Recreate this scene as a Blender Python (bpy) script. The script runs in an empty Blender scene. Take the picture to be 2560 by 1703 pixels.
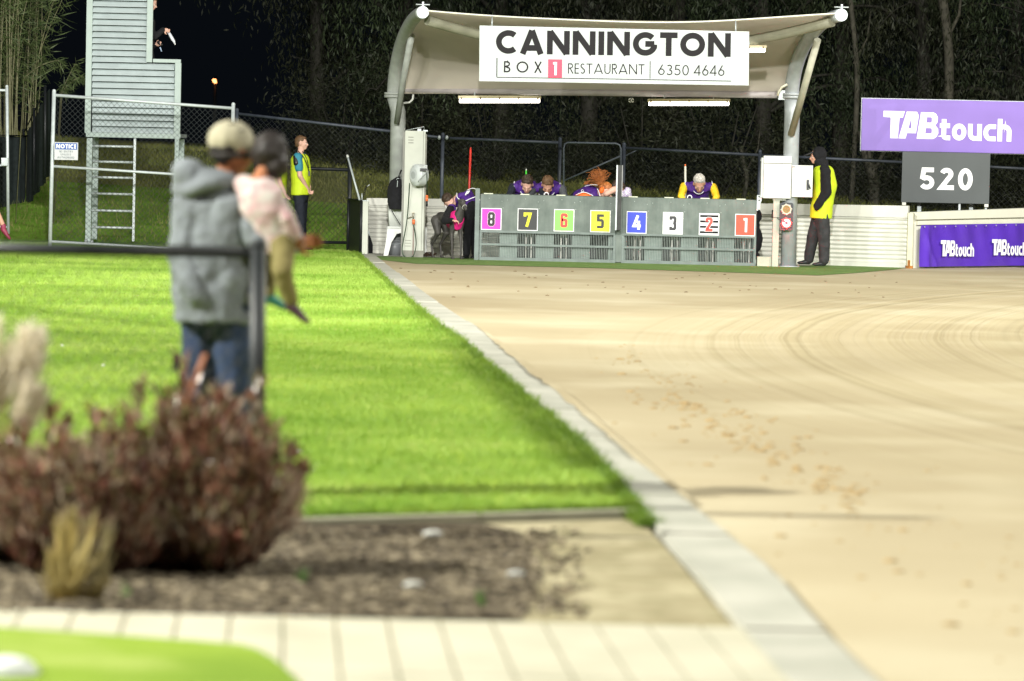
import bpy, bmesh, math, random
import numpy as np
from mathutils import Vector, Matrix, noise
random.seed(7); rng = np.random.default_rng(7)
V = Vector; R = math.radians; PI = math.pi
sc = bpy.context.scene
COL = sc.collection

# ------------------------------------------------------------------ camera
FPX = 9244.0; CX, CY = 1280.0, 851.5; H = 1.55
PITCH = 0.0496; ROLL = 0.022
Fw = V((0, math.cos(PITCH), -math.sin(PITCH)))
R0 = V((1, 0, 0)); U0 = R0.cross(Fw)
Rt = R0*math.cos(ROLL) + U0*math.sin(ROLL)
Up = -R0*math.sin(ROLL) + U0*math.cos(ROLL)
cam = bpy.data.cameras.new('camera'); camo = bpy.data.objects.new('camera', cam); COL.objects.link(camo)
camo.matrix_world = Matrix.Translation((0, 0, H)) @ Matrix((Rt, Up, -Fw)).transposed().to_4x4()
cam.sensor_width = 36; cam.lens = 36*FPX/2560; cam.clip_end = 2000; cam.clip_start = .1
cam.dof.use_dof = True; cam.dof.focus_distance = 55.3; cam.dof.aperture_fstop = 2.7
sc.camera = camo

# ------------------------------------------------------------------ night sky and exposure
w = bpy.data.worlds.new('World'); sc.world = w; w.use_nodes = True
nt = w.node_tree; bg = nt.nodes['Background']
bg.inputs[0].default_value = (.40, .55, .80, 1); bg.inputs[1].default_value = 0.006        # moonless night sky
sc.view_settings.view_transform = 'Standard'; sc.view_settings.look = 'None'
sc.view_settings.exposure = 0.0; sc.view_settings.gamma = 1
sc.cycles.use_denoising = True
sc.cycles.max_bounces = 6

# ------------------------------------------------------------------ floodlights (the track's own masts, out of the picture)
def flood(x, y, z, tx, ty, tz, power, size, col=(1, .985, .93), cone=None):
    l = bpy.data.lights.new('floodlight', 'SPOT' if cone else 'AREA'); l.energy = power; l.color = col
    if cone: l.spot_size = R(cone); l.spot_blend = .7; l.shadow_soft_size = size/2
    else: l.shape = 'DISK'; l.size = size
    o = bpy.data.objects.new('floodlight', l); COL.objects.link(o); o.location = (x, y, z)
    o.rotation_euler = (V((tx, ty, tz)) - V((x, y, z))).to_track_quat('-Z', 'Y').to_euler()
    return o
warm = (1, .985, .89)
flood(-15, 11, 11, -1, 16, 0, 7900, .2, warm)
flood(12, 4, 14, 4, 18, 0, 2800, 1.6, warm)
flood(16, 28, 14, 4, 34, 0, 4700, 1.4, warm)
flood(17, 44, 12, 4, 50, 0, 2800, 1.0, warm)
flood(-14, 34, 12, -1, 30, 0, 2600, 1.2, warm)
flood(14, 20, 10, 2, 56, 1.5, 5000, .8, cone=50)
flood(0, 6, 12, 0, 57, 1.5, 74000, .8, cone=34)
flood(-10, 32, 9.5, -3, 57, 1.5, 9000, .8, cone=70)

# ------------------------------------------------------------------ helpers
def ray(u, v):
    return (Fw + Rt*((u-CX)/FPX) + Up*(-(v-CY)/FPX))
def at(u, v, Y):
    d = ray(u, v); return V((0, 0, H)) + d*(Y/d.y)
def G(u, v, z=0.0):
    d = ray(u, v); return V((0, 0, H)) + d*((z-H)/d.z)

MATS = {}
def M(name, col, rough=.6, var=.12, scale=6, bump=.0, bscale=60, metal=0, emit=None, es=1, col2=None, spec=.4, trans=0, detail=6, dist=.01, gloss_var=0):
    if name in MATS: return MATS[name]
    m = bpy.data.materials.new(name); m.use_nodes = True; MATS[name] = m
    n = m.node_tree.nodes; L = m.node_tree.links; b = n['Principled BSDF']
    tc = n.new('ShaderNodeTexCoord'); no = n.new('ShaderNodeTexNoise'); no.inputs['Scale'].default_value = scale; no.inputs['Detail'].default_value = detail
    L.new(tc.outputs['Object'], no.inputs['Vector'])
    rp = n.new('ShaderNodeValToRGB'); rp.color_ramp.elements[0].position = .32; rp.color_ramp.elements[1].position = .68
    c2 = col2 if col2 else tuple(min(1, c*(1+var)) for c in col)
    c1 = col if col2 else tuple(c*(1-var) for c in col)
    rp.color_ramp.elements[0].color = (*c1, 1); rp.color_ramp.elements[1].color = (*c2, 1)
    L.new(no.outputs['Fac'], rp.inputs[0]); L.new(rp.outputs[0], b.inputs['Base Color'])
    b.inputs['Roughness'].default_value = rough; b.inputs['Metallic'].default_value = metal
    b.inputs['Specular IOR Level'].default_value = spec
    if bump:
        nb = n.new('ShaderNodeTexNoise'); nb.inputs['Scale'].default_value = bscale; nb.inputs['Detail'].default_value = 5
        L.new(tc.outputs['Object'], nb.inputs['Vector'])
        bp = n.new('ShaderNodeBump'); bp.inputs['Strength'].default_value = bump; bp.inputs['Distance'].default_value = dist
        L.new(nb.outputs['Fac'], bp.inputs['Height']); L.new(bp.outputs[0], b.inputs['Normal'])
    if emit:
        b.inputs['Emission Color'].default_value = (*emit, 1); b.inputs['Emission Strength'].default_value = es
    if trans:
        t = n.new('ShaderNodeBsdfTranslucent'); L.new(rp.outputs[0], t.inputs[0])
        mx = n.new('ShaderNodeMixShader'); mx.inputs[0].default_value = trans
        L.new(b.outputs[0], mx.inputs[1]); L.new(t.outputs[0], mx.inputs[2]); L.new(mx.outputs[0], n['Material Output'].inputs[0])
    return m

def thing(name, label, cat, loc=(0, 0, 0), group=None, rz=0):
    o = bpy.data.objects.new(name, None); COL.objects.link(o); o.location = loc; o.rotation_euler = (0, 0, rz)
    o.empty_display_size = .1
    o['label'] = label; o['category'] = cat
    if group: o['group'] = group
    return o
def tag(o, label, cat, group=None, kind=None):
    if label: o['label'] = label
    if cat: o['category'] = cat
    if group: o['group'] = group
    if kind: o['kind'] = kind
    return o
def wloc(o):
    p = V((0, 0, 0))
    while o is not None: p += V(o.location); o = o.parent
    return p

def frame_of(d):
    d = d.normalized(); a = V((0, 0, 1)) if abs(d.z) < .9 else V((1, 0, 0))
    s = d.cross(a).normalized(); t = s.cross(d).normalized(); return s, t

class MB:
    def __init__(s): s.v = []; s.f = []; s.smooth = []
    def add(s, vs, fs, sm=False):
        k = len(s.v); s.v += [V(p) for p in vs]; s.f += [tuple(i+k for i in f) for f in fs]; s.smooth += [sm]*len(fs); return s
    def box(s, a, b):
        x0, y0, z0 = min(a[0], b[0]), min(a[1], b[1]), min(a[2], b[2]); x1, y1, z1 = max(a[0], b[0]), max(a[1], b[1]), max(a[2], b[2])
        return s.add([(x0,y0,z0),(x1,y0,z0),(x1,y1,z0),(x0,y1,z0),(x0,y0,z1),(x1,y0,z1),(x1,y1,z1),(x0,y1,z1)],
                     [(3,2,1,0),(4,5,6,7),(0,1,5,4),(1,2,6,5),(2,3,7,6),(3,0,4,7)])
    def slab(s, quad, nrm, t):            # a quad extruded by t along nrm
        q = [V(p) for p in quad]; n = V(nrm)*t
        return s.add(q+[p+n for p in q], [(3,2,1,0),(4,5,6,7),(0,1,5,4),(1,2,6,5),(2,3,7,6),(3,0,4,7)])
    def prism(s, poly, n, t):
        k = len(poly); q = [V(p) for p in poly]; n = V(n)*t
        return s.add(q+[p+n for p in q], [tuple(range(k))[::-1], tuple(range(k, 2*k))]+[(i, (i+1) % k, k+(i+1) % k, k+i) for i in range(k)])
    def tube(s, pts, r, n=8, cap=True):
        pts = [V(p) for p in pts]; rr = r if isinstance(r, (list, tuple)) else [r]*len(pts)
        vs = []; fs = []; S = None
        for i, p in enumerate(pts):
            d = (pts[min(i+1, len(pts)-1)] - pts[max(i-1, 0)])
            if d.length < 1e-9: d = V((0, 0, 1))
            d.normalize()
            if S is None: S, T = frame_of(d)
            else:
                S = (S - d*S.dot(d)); S = S.normalized() if S.length > 1e-6 else frame_of(d)[0]; T = d.cross(S) * -1
                T = S.cross(d)
            for j in range(n):
                a = 2*PI*j/n; vs.append(p + (S*math.cos(a) + T*math.sin(a))*rr[i])
        for i in range(len(pts)-1):
            for j in range(n): fs.append((i*n+j, i*n+(j+1) % n, (i+1)*n+(j+1) % n, (i+1)*n+j))
        s.add(vs, fs, True)
        if cap:
            k = len(s.v)-len(vs); s.f += [tuple(k+j for j in range(n))[::-1], tuple(k+(len(pts)-1)*n+j for j in range(n))]; s.smooth += [False]*2
        return s
    def ell(s, c, r, rot=None, n=12, m=8):
        r = r if isinstance(r, (tuple, list)) else (r, r, r); c = V(c)
        vs = []; fs = []
        for i in range(m+1):
            t = PI*i/m
            for j in range(n):
                a = 2*PI*j/n
                p = V((r[0]*math.sin(t)*math.cos(a), r[1]*math.sin(t)*math.sin(a), r[2]*math.cos(t)))
                if rot is not None: p = rot @ p
                vs.append(c+p)
        for i in range(m):
            for j in range(n):
                f = (i*n+j, (i+1)*n+j, (i+1)*n+(j+1) % n, i*n+(j+1) % n); fs.append(f)
        k = len(s.v); s.add(vs, fs, True); return s
    def limb(s, a, ra, b, rb, n=10):
        s.tube([a, b], [ra, rb], n); s.ell(a, ra, n=n, m=6); s.ell(b, rb, n=n, m=6); return s
    def loft(s, secs, n=16):              # secs: (centre, halfwidth vector, halfdepth vector)
        vs = []; fs = []
        for c, W, D in secs:
            for j in range(n):
                a = 2*PI*j/n; vs.append(V(c)+V(W)*math.cos(a)+V(D)*math.sin(a))
        m = len(secs)
        for i in range(m-1):
            for j in range(n): fs.append((i*n+j, i*n+(j+1) % n, (i+1)*n+(j+1) % n, (i+1)*n+j))
        fs += [tuple(range(n))[::-1], tuple(range((m-1)*n, m*n))]
        return s.add(vs, fs, True)
    def build(s, name, mat, parent=None, label=None, bevel=0, segs=2):
        me = bpy.data.meshes.new(name); off = wloc(parent) if parent else V((0, 0, 0))
        me.from_pydata([p-off for p in s.v], [], s.f); me.polygons.foreach_set('use_smooth', s.smooth)
        me.materials.append(mat); me.validate()
        bm = bmesh.new(); bm.from_mesh(me); bmesh.ops.recalc_face_normals(bm, faces=bm.faces); bm.to_mesh(me); bm.free()
        o = bpy.data.objects.new(name, me); COL.objects.link(o)
        if parent: o.parent = parent
        if label: o['label'] = label
        if bevel:
            b = o.modifiers.new('bevel', 'BEVEL'); b.width = bevel; b.segments = segs; b.limit_method = 'ANGLE'
        return o
BAKE = []
def blob(mb, name, mat, parent=None, vox=.012, smooth=4, disp=0, dsize=.08, label=None):
    o = mb.build(name, mat, parent, label)
    r = o.modifiers.new('r', 'REMESH'); r.mode = 'VOXEL'; r.voxel_size = vox; r.use_smooth_shade = True
    if smooth: q = o.modifiers.new('s', 'SMOOTH'); q.factor = .5; q.iterations = smooth
    if disp:
        t = bpy.data.textures.get('clouds%g' % dsize) or bpy.data.textures.new('clouds%g' % dsize, 'CLOUDS'); t.noise_scale = dsize; t.noise_depth = 2
        d = o.modifiers.new('d', 'DISPLACE'); d.texture = t; d.strength = disp; d.mid_level = .5; d.texture_coords = 'GLOBAL'
    BAKE.append(o); return o
def rect(u0, v0, u1, v1, Y):
    um, vm = (u0+u1)/2, (v0+v1)/2
    return at(u0, vm, Y).x, at(um, v1, Y).z, at(u1, vm, Y).x, at(um, v0, Y).z    # x0, z0, x1, z1
def pbox(mb, u0, v0, u1, v1, Y, depth):
    x0, z0, x1, z1 = rect(u0, v0, u1, v1, Y); return mb.box((x0, Y, z0), (x1, Y+depth, z1))

# ---- stroke lettering: every glyph is a list of centre lines in a box (width w, height 1)
def arc(cx, cy, rx, ry, a0, a1, n=20):
    return [(cx+rx*math.cos(R(a0+(a1-a0)*i/n)), cy+ry*math.sin(R(a0+(a1-a0)*i/n))) for i in range(n+1)]
def glyph(c, t, sq=False):
    h = t/2; lo, hi = h, 1-h
    def ring(w, y0=0, y1=1, a0=0, a1=360): return arc(w/2, (y0+y1)/2, w/2-h, (y1-y0)/2-h, a0, a1, 28)
    if c == 'C': return .84, [arc(.5, .5, .5-h, .5-h, 48, 312, 28)]
    if c == 'G': return .98, [arc(.5, .5, .5-h, .5-h, 42, 340, 28) + [(.98-h, .5-h*.2)], [(.98-h-.001, .5), (.5, .5)]]
    if c == 'O': return 1.0, [ring(1.0)]
    if c == 'A': return .98, [[(h*1.05, 0), (.49, 1-.0)], [(.98-h*1.05, 0), (.49, 1)], [(.2, .26), (.78, .26)]]
    if c == 'N': return .82+t*.4, [[(h, 0), (h, 1)], [(.82+t*.4-h, 0), (.82+t*.4-h, 1)], [(h*1.05, .97), (.82+t*.4-h*1.05, .03)]]
    if c == 'I': return t, [[(h, 0), (h, 1)]]
    if c == 'T': return .62+t*.3, [[(0, hi), (.62+t*.3, hi)], [(.31+t*.15, 1-t*.5), (.31+t*.15, 0)]]
    if c == 'B': return .56, [[(h, 0), (h, 1)], [(h, hi), (.28, hi)]+arc(.28, .755, .24-h, .245-h, 90, -90, 10)+[(h, .51)], [(h, .51), (.28, .51)]+arc(.28, .255+h*.0, .28-h, .255-h, 90, -90, 12)+[(h, lo)]]
    if c == 'X': return .62, [[(h*.8, 0), (.62-h*.8, 1)], [(.62-h*.8, 0), (h*.8, 1)]]
    if c == 'R': return .56, [[(h, 0), (h, 1)], [(h, hi), (.28, hi)]+arc(.28, .75, .26-h, .25-h, 90, -90, 12)+[(h, .5)], [(.24, .5), (.54, 0)]]
    if c == 'E': return .46, [[(h, 0), (h, 1)], [(h, hi), (.46, hi)], [(h, .5), (.44, .5)], [(h, lo), (.46, lo)]]
    if c == 'S': return .5, [arc(.25, .76, .23-h, .24-h, 35, 265, 14)+arc(.25, .27, .25-h, .27-h, 88, -145, 14)]
    if c == 'U': return .66, [[(h, 1)]+arc(.33, .33, .33-h, .33-h, 180, 360, 14)+[(.66-h, 1)]]
    if c == 'Y': return .62, [[(h, 1), (.31, .45), (.31, 0)], [(.31, .45), (.62-h, 1)]]
    if c == 'H': return .66, [[(h, 0), (h, 1)], [(.66-h, 0), (.66-h, 1)], [(h, .5), (.66-h, .5)]]
    if c == 'L': return .44, [[(h, 1), (h, lo), (.44, lo)]]
    if c == 'D': return .7, [[(h, lo), (.35, lo)]+arc(.35, .5, .35-h, .5-h, -90, 90, 16)+[(h, hi), (h, 0)]]
    if c == '1': return .32, [[(.32-h, 0), (.32-h, 1)], [(.32-h, 1-h*.9), (.02, 1-h*.9-.02)]]
    if c == '2' and not sq: return .52, [arc(.27, .72, .25-h, .28-h, 165, -25, 14)+[(h, lo), (.52, lo)]]
    if c == '3' and not sq: return .5, [arc(.24, .76, .22-h, .24-h, 150, -90, 14), arc(.24, .27, .26-h, .27-h, 90, -150, 14)]
    if c == '4' and not sq: return .56, [[(.42, 0), (.42, 1)], [(.42, .98), (.02, .26), (.56, .26)]]
    if c == '5' and not sq: return .52, [[(.47, hi), (.14, hi), (.1, .56)]+arc(.24, .32, .28-h, .32-h, 115, -150, 16)]
    if c == '6' and not sq: return .54, [ring(.54, 0, .62), [(h*1.0, .34), (.36, 1)]]
    if c == '0' and not sq: return .54, [ring(.54)]
    # squared block digits of the number boards
    if c == '8': return .5, [[(h+.06, lo), (h, lo+.08), (h, .42), (h+.07, .5), (h, .58), (h, hi-.08), (h+.06, hi), (.44-h, hi), (.5-h, hi-.08), (.5-h, .58), (.43-h, .5), (.5-h, .42), (.5-h, lo+.08), (.44-h, lo), (h+.06, lo)], [(h+.05, .5), (.45-h, .5)]]
    if c == '7': return .52, [[(h*.8, .72), (h*.8, hi), (.52-h, hi), (.2, 0)]]
    if c == '6': return .5, [[(.5-h, .72), (.5-h, hi-.05), (.45-h, hi), (h+.05, hi), (h, hi-.06), (h, lo+.06), (h+.05, lo), (.45-h, lo), (.5-h, lo+.05), (.5-h, .48), (.45-h, .54), (h, .54)]]
    if c == '5': return .5, [[(.49, hi), (h, hi), (h, .57), (.44-h, .57), (.5-h, .5), (.5-h, lo+.06), (.45-h, lo), (.02, lo)]]
    if c == '4': return .56, [[(.36, 1), (h, .26), (.56, .26)], [(.42, .62), (.42, 0)]]
    if c == '3': return .5, [[(h, .74), (h, hi), (.45-h, hi), (.5-h, hi-.07), (.5-h, .6), (.4-h, .52)], [(.4-h, .54), (.5-h, .44), (.5-h, lo+.07), (.45-h, lo), (h, lo), (h, .26)]]
    if c == '2': return .52, [[(h, .7), (h, hi-.06), (h+.06, hi), (.45-h, hi), (.51-h, hi-.07), (.51-h, .66), (h*1.1, lo+.06), (h, lo), (.52, lo)]]
    # lower case for the betting boards (x height .74)
    if c == 'o': return .62, [arc(.31, .36, .31-h, .36-h, 0, 360, 24)]
    if c == 'c': return .54, [[(.54, .72-h)]+[(.36, .72-h)]+arc(.3, .36, .3-h, .36-h, 95, 265, 14)+[(.36, h), (.54, h)]]
    if c == 'u': return .6, [[(h, .72)]+arc(.28, .3, .28-h, .3-h, 180, 270, 8)+[(.6-h, h)], [(.6-h, .72), (.6-h, 0)]]
    if c == 'h': return .6, [[(h, 0), (h, .96)], [(h, .72-h), (.3, .72-h)]+arc(.3, .42, .3-h, .3-h, 90, 0, 8)+[(.6-h, 0)]]
    if c == 't': return .46, [[(h+.08, .9), (h+.08, .2)]+arc(.3, .2, .22-h, .2-h, 180, 270, 6)+[(.46, h)], [(0, .72-h), (.44, .72-h)]]
    return .3, []
def stroke_poly(pts, t, closed):
    n = len(pts); Lf = []; Rg = []
    for i in range(n):
        p = V((*pts[i], 0))
        a = V((*pts[i-1], 0)) if i > 0 else (V((*pts[-2], 0)) if closed else None)
        b = V((*pts[i+1], 0)) if i < n-1 else (V((*pts[1], 0)) if closed else None)
        d1 = (p-a).normalized() if a is not None else None; d2 = (b-p).normalized() if b is not None else None
        if d1 is None: d1 = d2
        if d2 is None: d2 = d1
        n1 = V((-d1.y, d1.x, 0)); n2 = V((-d2.y, d2.x, 0)); m = (n1+n2)
        if m.length < 1e-6: m = n1
        m.normalize(); k = t/2/max(.35, m.dot(n1)); Lf.append(p+m*k); Rg.append(p-m*k)
    return Lf, Rg
def text(mb, s, org, ex, ez, height, t, gap=.12, width=None, sq=False, nrm=(0, -1, 0), slant=0, xs=1.0, space=.35, lift0=.003):
    """lettering on a plane: org lower left, ex/ez unit axes, stroke t as a share of the height"""
    ex = V(ex); ez = V(ez); nrm = V(nrm); gl = []; x = 0
    for c in s:
        if c == ' ': x += space; continue
        wd, st = glyph(c, t, sq); gl.append((x, st)); x += wd + gap
    tot = (x-gap)*height*xs; k = 1.0
    if width: k = width/tot
    li = 0
    for x0, st in gl:
        for pl in st:
            closed = (V((*pl[0], 0))-V((*pl[-1], 0))).length < 1e-4
            q = [((x0+a)*xs*k, b) for a, b in pl]
            # thickness is kept true by stroking in real proportions
            Lf, Rg = stroke_poly(q, t*(.5+.5*min(1, k*xs)), closed)
            lift = lift0 + .0012*(li % 4); li += 1
            P = lambda p: V(org) + ex*((p.x + slant*p.y)*height) + ez*(p.y*height) + nrm*lift
            m = len(Lf); vs = [P(p) for p in Lf]+[P(p) for p in Rg]
            mb.add(vs, [(i, i+1, m+i+1, m+i) for i in range(m-1)])
    return tot*k

def chain(mb, a, b, c, d, pitch=.085, r=.0022):
    """chain link mesh over the quad a (bottom left) b (bottom right) c (top right) d (top left)"""
    a, b, c, d = map(V, (a, b, c, d)); W = (b-a).length; Hh = (d-a).length
    def P(x, y): return (a.lerp(b, x/W)).lerp(d.lerp(c, x/W), y/Hh)
    k = -Hh
    while k < W:
        x0 = max(0, k); y0 = x0-k; x1 = min(W, k+Hh); y1 = x1-k
        if x1 > x0 + .01: mb.tube([P(x0, y0), P(x1, y1)], r, 3, False); mb.tube([P(x0, Hh-y0), P(x1, Hh-y1)], r, 3, False)
        k += pitch
    return mb

def quadmesh(name, vs, fs, mat, smooth=False):
    me = bpy.data.meshes.new(name); n = len(vs); k = fs.shape[1]
    me.vertices.add(n); me.vertices.foreach_set('co', vs.astype(np.float32).ravel())
    me.loops.add(fs.size); me.loops.foreach_set('vertex_index', fs.astype(np.int32).ravel())
    me.polygons.add(len(fs)); me.polygons.foreach_set('loop_start', np.arange(0, fs.size, k, dtype=np.int32))
    me.polygons.foreach_set('loop_total', np.full(len(fs), k, dtype=np.int32))
    me.update(calc_edges=True); me.materials.append(mat)
    o = bpy.data.objects.new(name, me); COL.objects.link(o); return o
def leaves(name, base, dirs, length, width, mat, curl=.15):
    """narrow diamond leaves, arrays of N"""
    n = len(base); d = dirs/np.linalg.norm(dirs, axis=1)[:, None]
    r = rng.normal(size=(n, 3)); s = np.cross(d, r); s /= np.linalg.norm(s, axis=1)[:, None]+1e-9
    nn = np.cross(d, s); L = length[:, None]; W = width[:, None]
    a = base; b = base+d*L*.45+s*W/2+nn*L*curl*.4; c = base+d*L+nn*L*curl*.0; e = base+d*L*.45-s*W/2+nn*L*curl*.4
    vs = np.stack([a, b, c, e], 1).reshape(-1, 3); fs = np.arange(4*n).reshape(n, 4)
    return quadmesh(name, vs, fs, mat)
def blades(name, base, h, wd, lean, mat):
    n = len(base); a = rng.uniform(0, 2*PI, n); s = np.stack([np.cos(a), np.sin(a), np.zeros(n)], 1)
    l = rng.normal(size=(n, 3))*lean[:, None]; l[:, 2] = 0
    tip = base + l + np.stack([np.zeros(n), np.zeros(n), h], 1)
    vs = np.stack([base-s*wd[:, None]/2, base+s*wd[:, None]/2, tip], 1).reshape(-1, 3)
    return quadmesh(name, vs, np.arange(3*n).reshape(n, 3), mat)
def copy_tree(o, parent=None):
    c = o.copy(); COL.objects.link(c)
    if parent: c.parent = parent
    for ch in [x for x in o.children]: copy_tree(ch, c)
    return c

# ------------------------------------------------------------------ materials
galv = M('galvanised steel', (.42, .46, .47), .42, .12, 14, .1, 90, metal=.35)
galv_light = M('pale galvanised pipe', (.50, .55, .56), .45, .1, 20, .08, 90, metal=.15)
boxgreen = M('weathered green grey paint', (.088, .115, .102), .5, .22, 5, .12, 50, col2=(.15, .18, .163))
whitewall = M('off white sheet steel', (.60, .60, .54), .45, .06, 3, .03, 40)
whitepaint = M('white enamel', (.56, .57, .54), .35, .05, 4, .02, 60)
beige = M('cream enamel', (.47, .49, .43), .45, .07, 4, .03, 50)
blackpaint = M('black powder coat', (.012, .014, .016), .45, .2, 20)
blackplastic = M('black plastic', (.012, .012, .013), .4, .2, 20)
darkcloth = M('black cloth', (.007, .007, .009), .95, .3, 15, .3, 120)
skin = M('skin', (.50, .27, .19), .55, .1, 25, .05, 200, spec=.3)
skin_pale = M('pale skin', (.60, .36, .28), .55, .1, 25, .05, 200, spec=.3)
skin_brown = M('tanned skin', (.42, .17, .08), .55, .1, 25, .05, 200, spec=.3)
purple = M('purple vest cloth', (.065, .018, .20), .7, .15, 12, .2, 80)
hivis = M('fluorescent yellow cloth', (.52, .66, .02), .7, .06, 8, .15, 60)
whitecloth = M('white piping', (.75, .75, .78), .7, .05)
ink = M('charcoal lettering', (.014, .013, .015), .9, .05)
white_ink = M('white lettering', (.82, .83, .85), .5, .03)

# ================================================================== GROUND
# --- lawn / concrete strip / sand edges, taken from the ground as seen
Ledge = [(893, 634), (908, 647), (968, 702), (1026, 754), (1111, 825), (1155, 852), (1218, 910), (1330, 1004), (1437, 1093), (1548, 1205), (1606, 1287), (1758, 1469), (1845, 1578), (1953, 1703), (2060, 1810)]
Redge = [(925, 634), (943, 647), (1012, 700), (1071, 745), (1164, 807), (1218, 843), (1330, 932), (1419, 1000), (1500, 1075), (1562, 1133), (1690, 1243), (1769, 1310), (1910, 1420), (2051, 1589), (2170, 1703), (2290, 1810)]
Lg = [G(*p) for p in Ledge]; Rg_ = [G(*p) for p in Redge]
def xedge(E, Y):
    E = sorted(E, key=lambda p: p.y)
    if Y <= E[0].y: return E[0].x + (Y-E[0].y)*(E[1].x-E[0].x)/(E[1].y-E[0].y)
    for a, b in zip(E, E[1:]):
        if a.y <= Y <= b.y: return a.x+(b.x-a.x)*(Y-a.y)/(b.y-a.y)
    return E[-1].x
def bank(x, y):
    top = 1.62 + (x+7.5)/15.5*(.80-1.62); top = max(.7, min(1.75, top))
    t = max(0, min(1, (y-59.2)/11.0)); t2 = max(0, min(1, (y-71)/30))
    return top*(t**.85)*(1-.0*t2) + .03*math.sin(x*1.3+y)*t

def sheet(name, poly, z, mat, kind='structure'):
    me = bpy.data.meshes.new(name); me.from_pydata([(p[0], p[1], z) for p in poly], [], [tuple(range(len(poly)))]); me.materials.append(mat)
    bm = bmesh.new(); bm.from_mesh(me); bmesh.ops.recalc_face_normals(bm, faces=bm.faces)
    for f in bm.faces:
        if f.normal.z < 0: f.normal_flip()
    bm.to_mesh(me); bm.free()
    o = bpy.data.objects.new(name, me); COL.objects.link(o); o['kind'] = kind; return o

def ground_mat(name, cols, s1, s2, bump, bs, rough=.9):
    m = bpy.data.materials.new(name); m.use_nodes = True; n = m.node_tree.nodes; L = m.node_tree.links; b = n['Principled BSDF']
    tc = n.new('ShaderNodeTexCoord'); a = n.new('ShaderNodeTexNoise'); a.inputs['Scale'].default_value = s1; a.inputs['Detail'].default_value = 8
    c = n.new('ShaderNodeTexNoise'); c.inputs['Scale'].default_value = s2; c.inputs['Detail'].default_value = 4
    L.new(tc.outputs['Object'], a.inputs[0]); L.new(tc.outputs['Object'], c.inputs[0])
    r1 = n.new('ShaderNodeValToRGB'); r1.color_ramp.elements[0].position = .36; r1.color_ramp.elements[1].position = .64
    r1.color_ramp.elements[0].color = (*cols[0], 1); r1.color_ramp.elements[1].color = (*cols[1], 1)
    mx = n.new('ShaderNodeMix'); mx.data_type = 'RGBA'; mx.inputs[7].default_value = (*cols[2], 1)
    r2 = n.new('ShaderNodeValToRGB'); r2.color_ramp.elements[0].position = .5; r2.color_ramp.elements[1].position = .72
    L.new(a.outputs[0], r1.inputs[0]); L.new(r1.outputs[0], mx.inputs[6]); L.new(c.outputs[0], r2.inputs[0]); L.new(r2.outputs[0], mx.inputs[0])
    L.new(mx.outputs[2], b.inputs['Base Color']); b.inputs['Roughness'].default_value = rough; b.inputs['Specular IOR Level'].default_value = .2
    nb = n.new('ShaderNodeTexNoise'); nb.inputs['Scale'].default_value = bs; nb.inputs['Detail'].default_value = 5; L.new(tc.outputs['Object'], nb.inputs[0])
    bp = n.new('ShaderNodeBump'); bp.inputs['Strength'].default_value = bump; bp.inputs['Distance'].default_value = .02
    L.new(nb.outputs[0], bp.inputs['Height']); L.new(bp.outputs[0], b.inputs['Normal'])
    return m, n, L, b, mx, bp
# lime green lawn
gm, n, L, b, mx, bp = ground_mat('lawn turf', ((.18, .29, .025), (.30, .42, .045), (.38, .46, .11)), .55, 1.6, .7, 60)
lawn_mat = gm
lawn_poly = [(p.x-.01, p.y) for p in Lg if 13.0 < p.y < 60]
lawn_top = [(Lg[0].x-.02, 58.6), (Lg[0].x-.02, 59.2), (-30, 59.2)]
gE = [G(-900, 1362), G(0, 1335), G(733, 1312), G(1200, 1299), G(1606, 1287)]     # grass front edge
bedtop = gE
LP = [(p.x, p.y) for p in gE] + [(p.x-.01, p.y) for p in reversed([q for q in Lg if q.y > gE[-1].y + .2])] 
LPs = [(p.x, p.y) for p in gE] + [(q.x-.01, q.y) for q in sorted([q for q in Lg if q.y > gE[-1].y+.05], key=lambda q: q.y)] + lawn_top
sheet('lawn', LPs, .012, lawn_mat)
# base ground and the grass bank beyond
sheet('ground', [(-400, -60), (400, -60), (400, 59.19), (-400, 59.19)], -.02, M('bare earth', (.16, .13, .085), .95, .3, 2, .3, 30))
bm_mat, *_ = ground_mat('bank grass', ((.11, .14, .028), (.19, .20, .055), (.24, .23, .09)), .6, 9.0, .9, 25)
NX, NY = 120, 60
vs = []; 
ys = [59.2+(i/(NY-1))**1.6*200 for i in range(NY)]; xs = [-90+180*j/(NX-1) for j in range(NX)]
for y in ys:
    for x in xs: vs.append((x, y, bank(x, y) if y > 59.2 else -.0))
fs = [(i*NX+j, i*NX+j+1, (i+1)*NX+j+1, (i+1)*NX+j) for i in range(NY-1) for j in range(NX-1)]
me = bpy.data.meshes.new('grass_bank'); me.from_pydata(vs, [], fs); me.materials.append(bm_mat); me.polygons.foreach_set('use_smooth', [True]*len(fs))
o = bpy.data.objects.new('terrain', me); COL.objects.link(o); o['kind'] = 'structure'
# greener turf on the lower bank
gl_mat, *_ = ground_mat('lower bank turf', ((.12, .26, .02), (.18, .34, .035), (.22, .32, .06)), .9, 8.0, .9, 30)
vs = []; fs = []; A = 60; B = 14
for i in range(B):
    for j in range(A):
        x = -20+24*j/(A-1); y = 59.0+ (5.4+.5*math.sin(x*.6))*i/(B-1); vs.append((x, y, (bank(x, y) if y > 59.2 else 0)+.016))
fs = [(i*A+j, i*A+j+1, (i+1)*A+j+1, (i+1)*A+j) for i in range(B-1) for j in range(A-1)]
me = bpy.data.meshes.new('bank_turf'); me.from_pydata(vs, [], fs); me.materials.append(gl_mat); me.polygons.foreach_set('use_smooth', [True]*len(fs))
o = bpy.data.objects.new('bank_turf', me); COL.objects.link(o); o['kind'] = 'structure'

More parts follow.
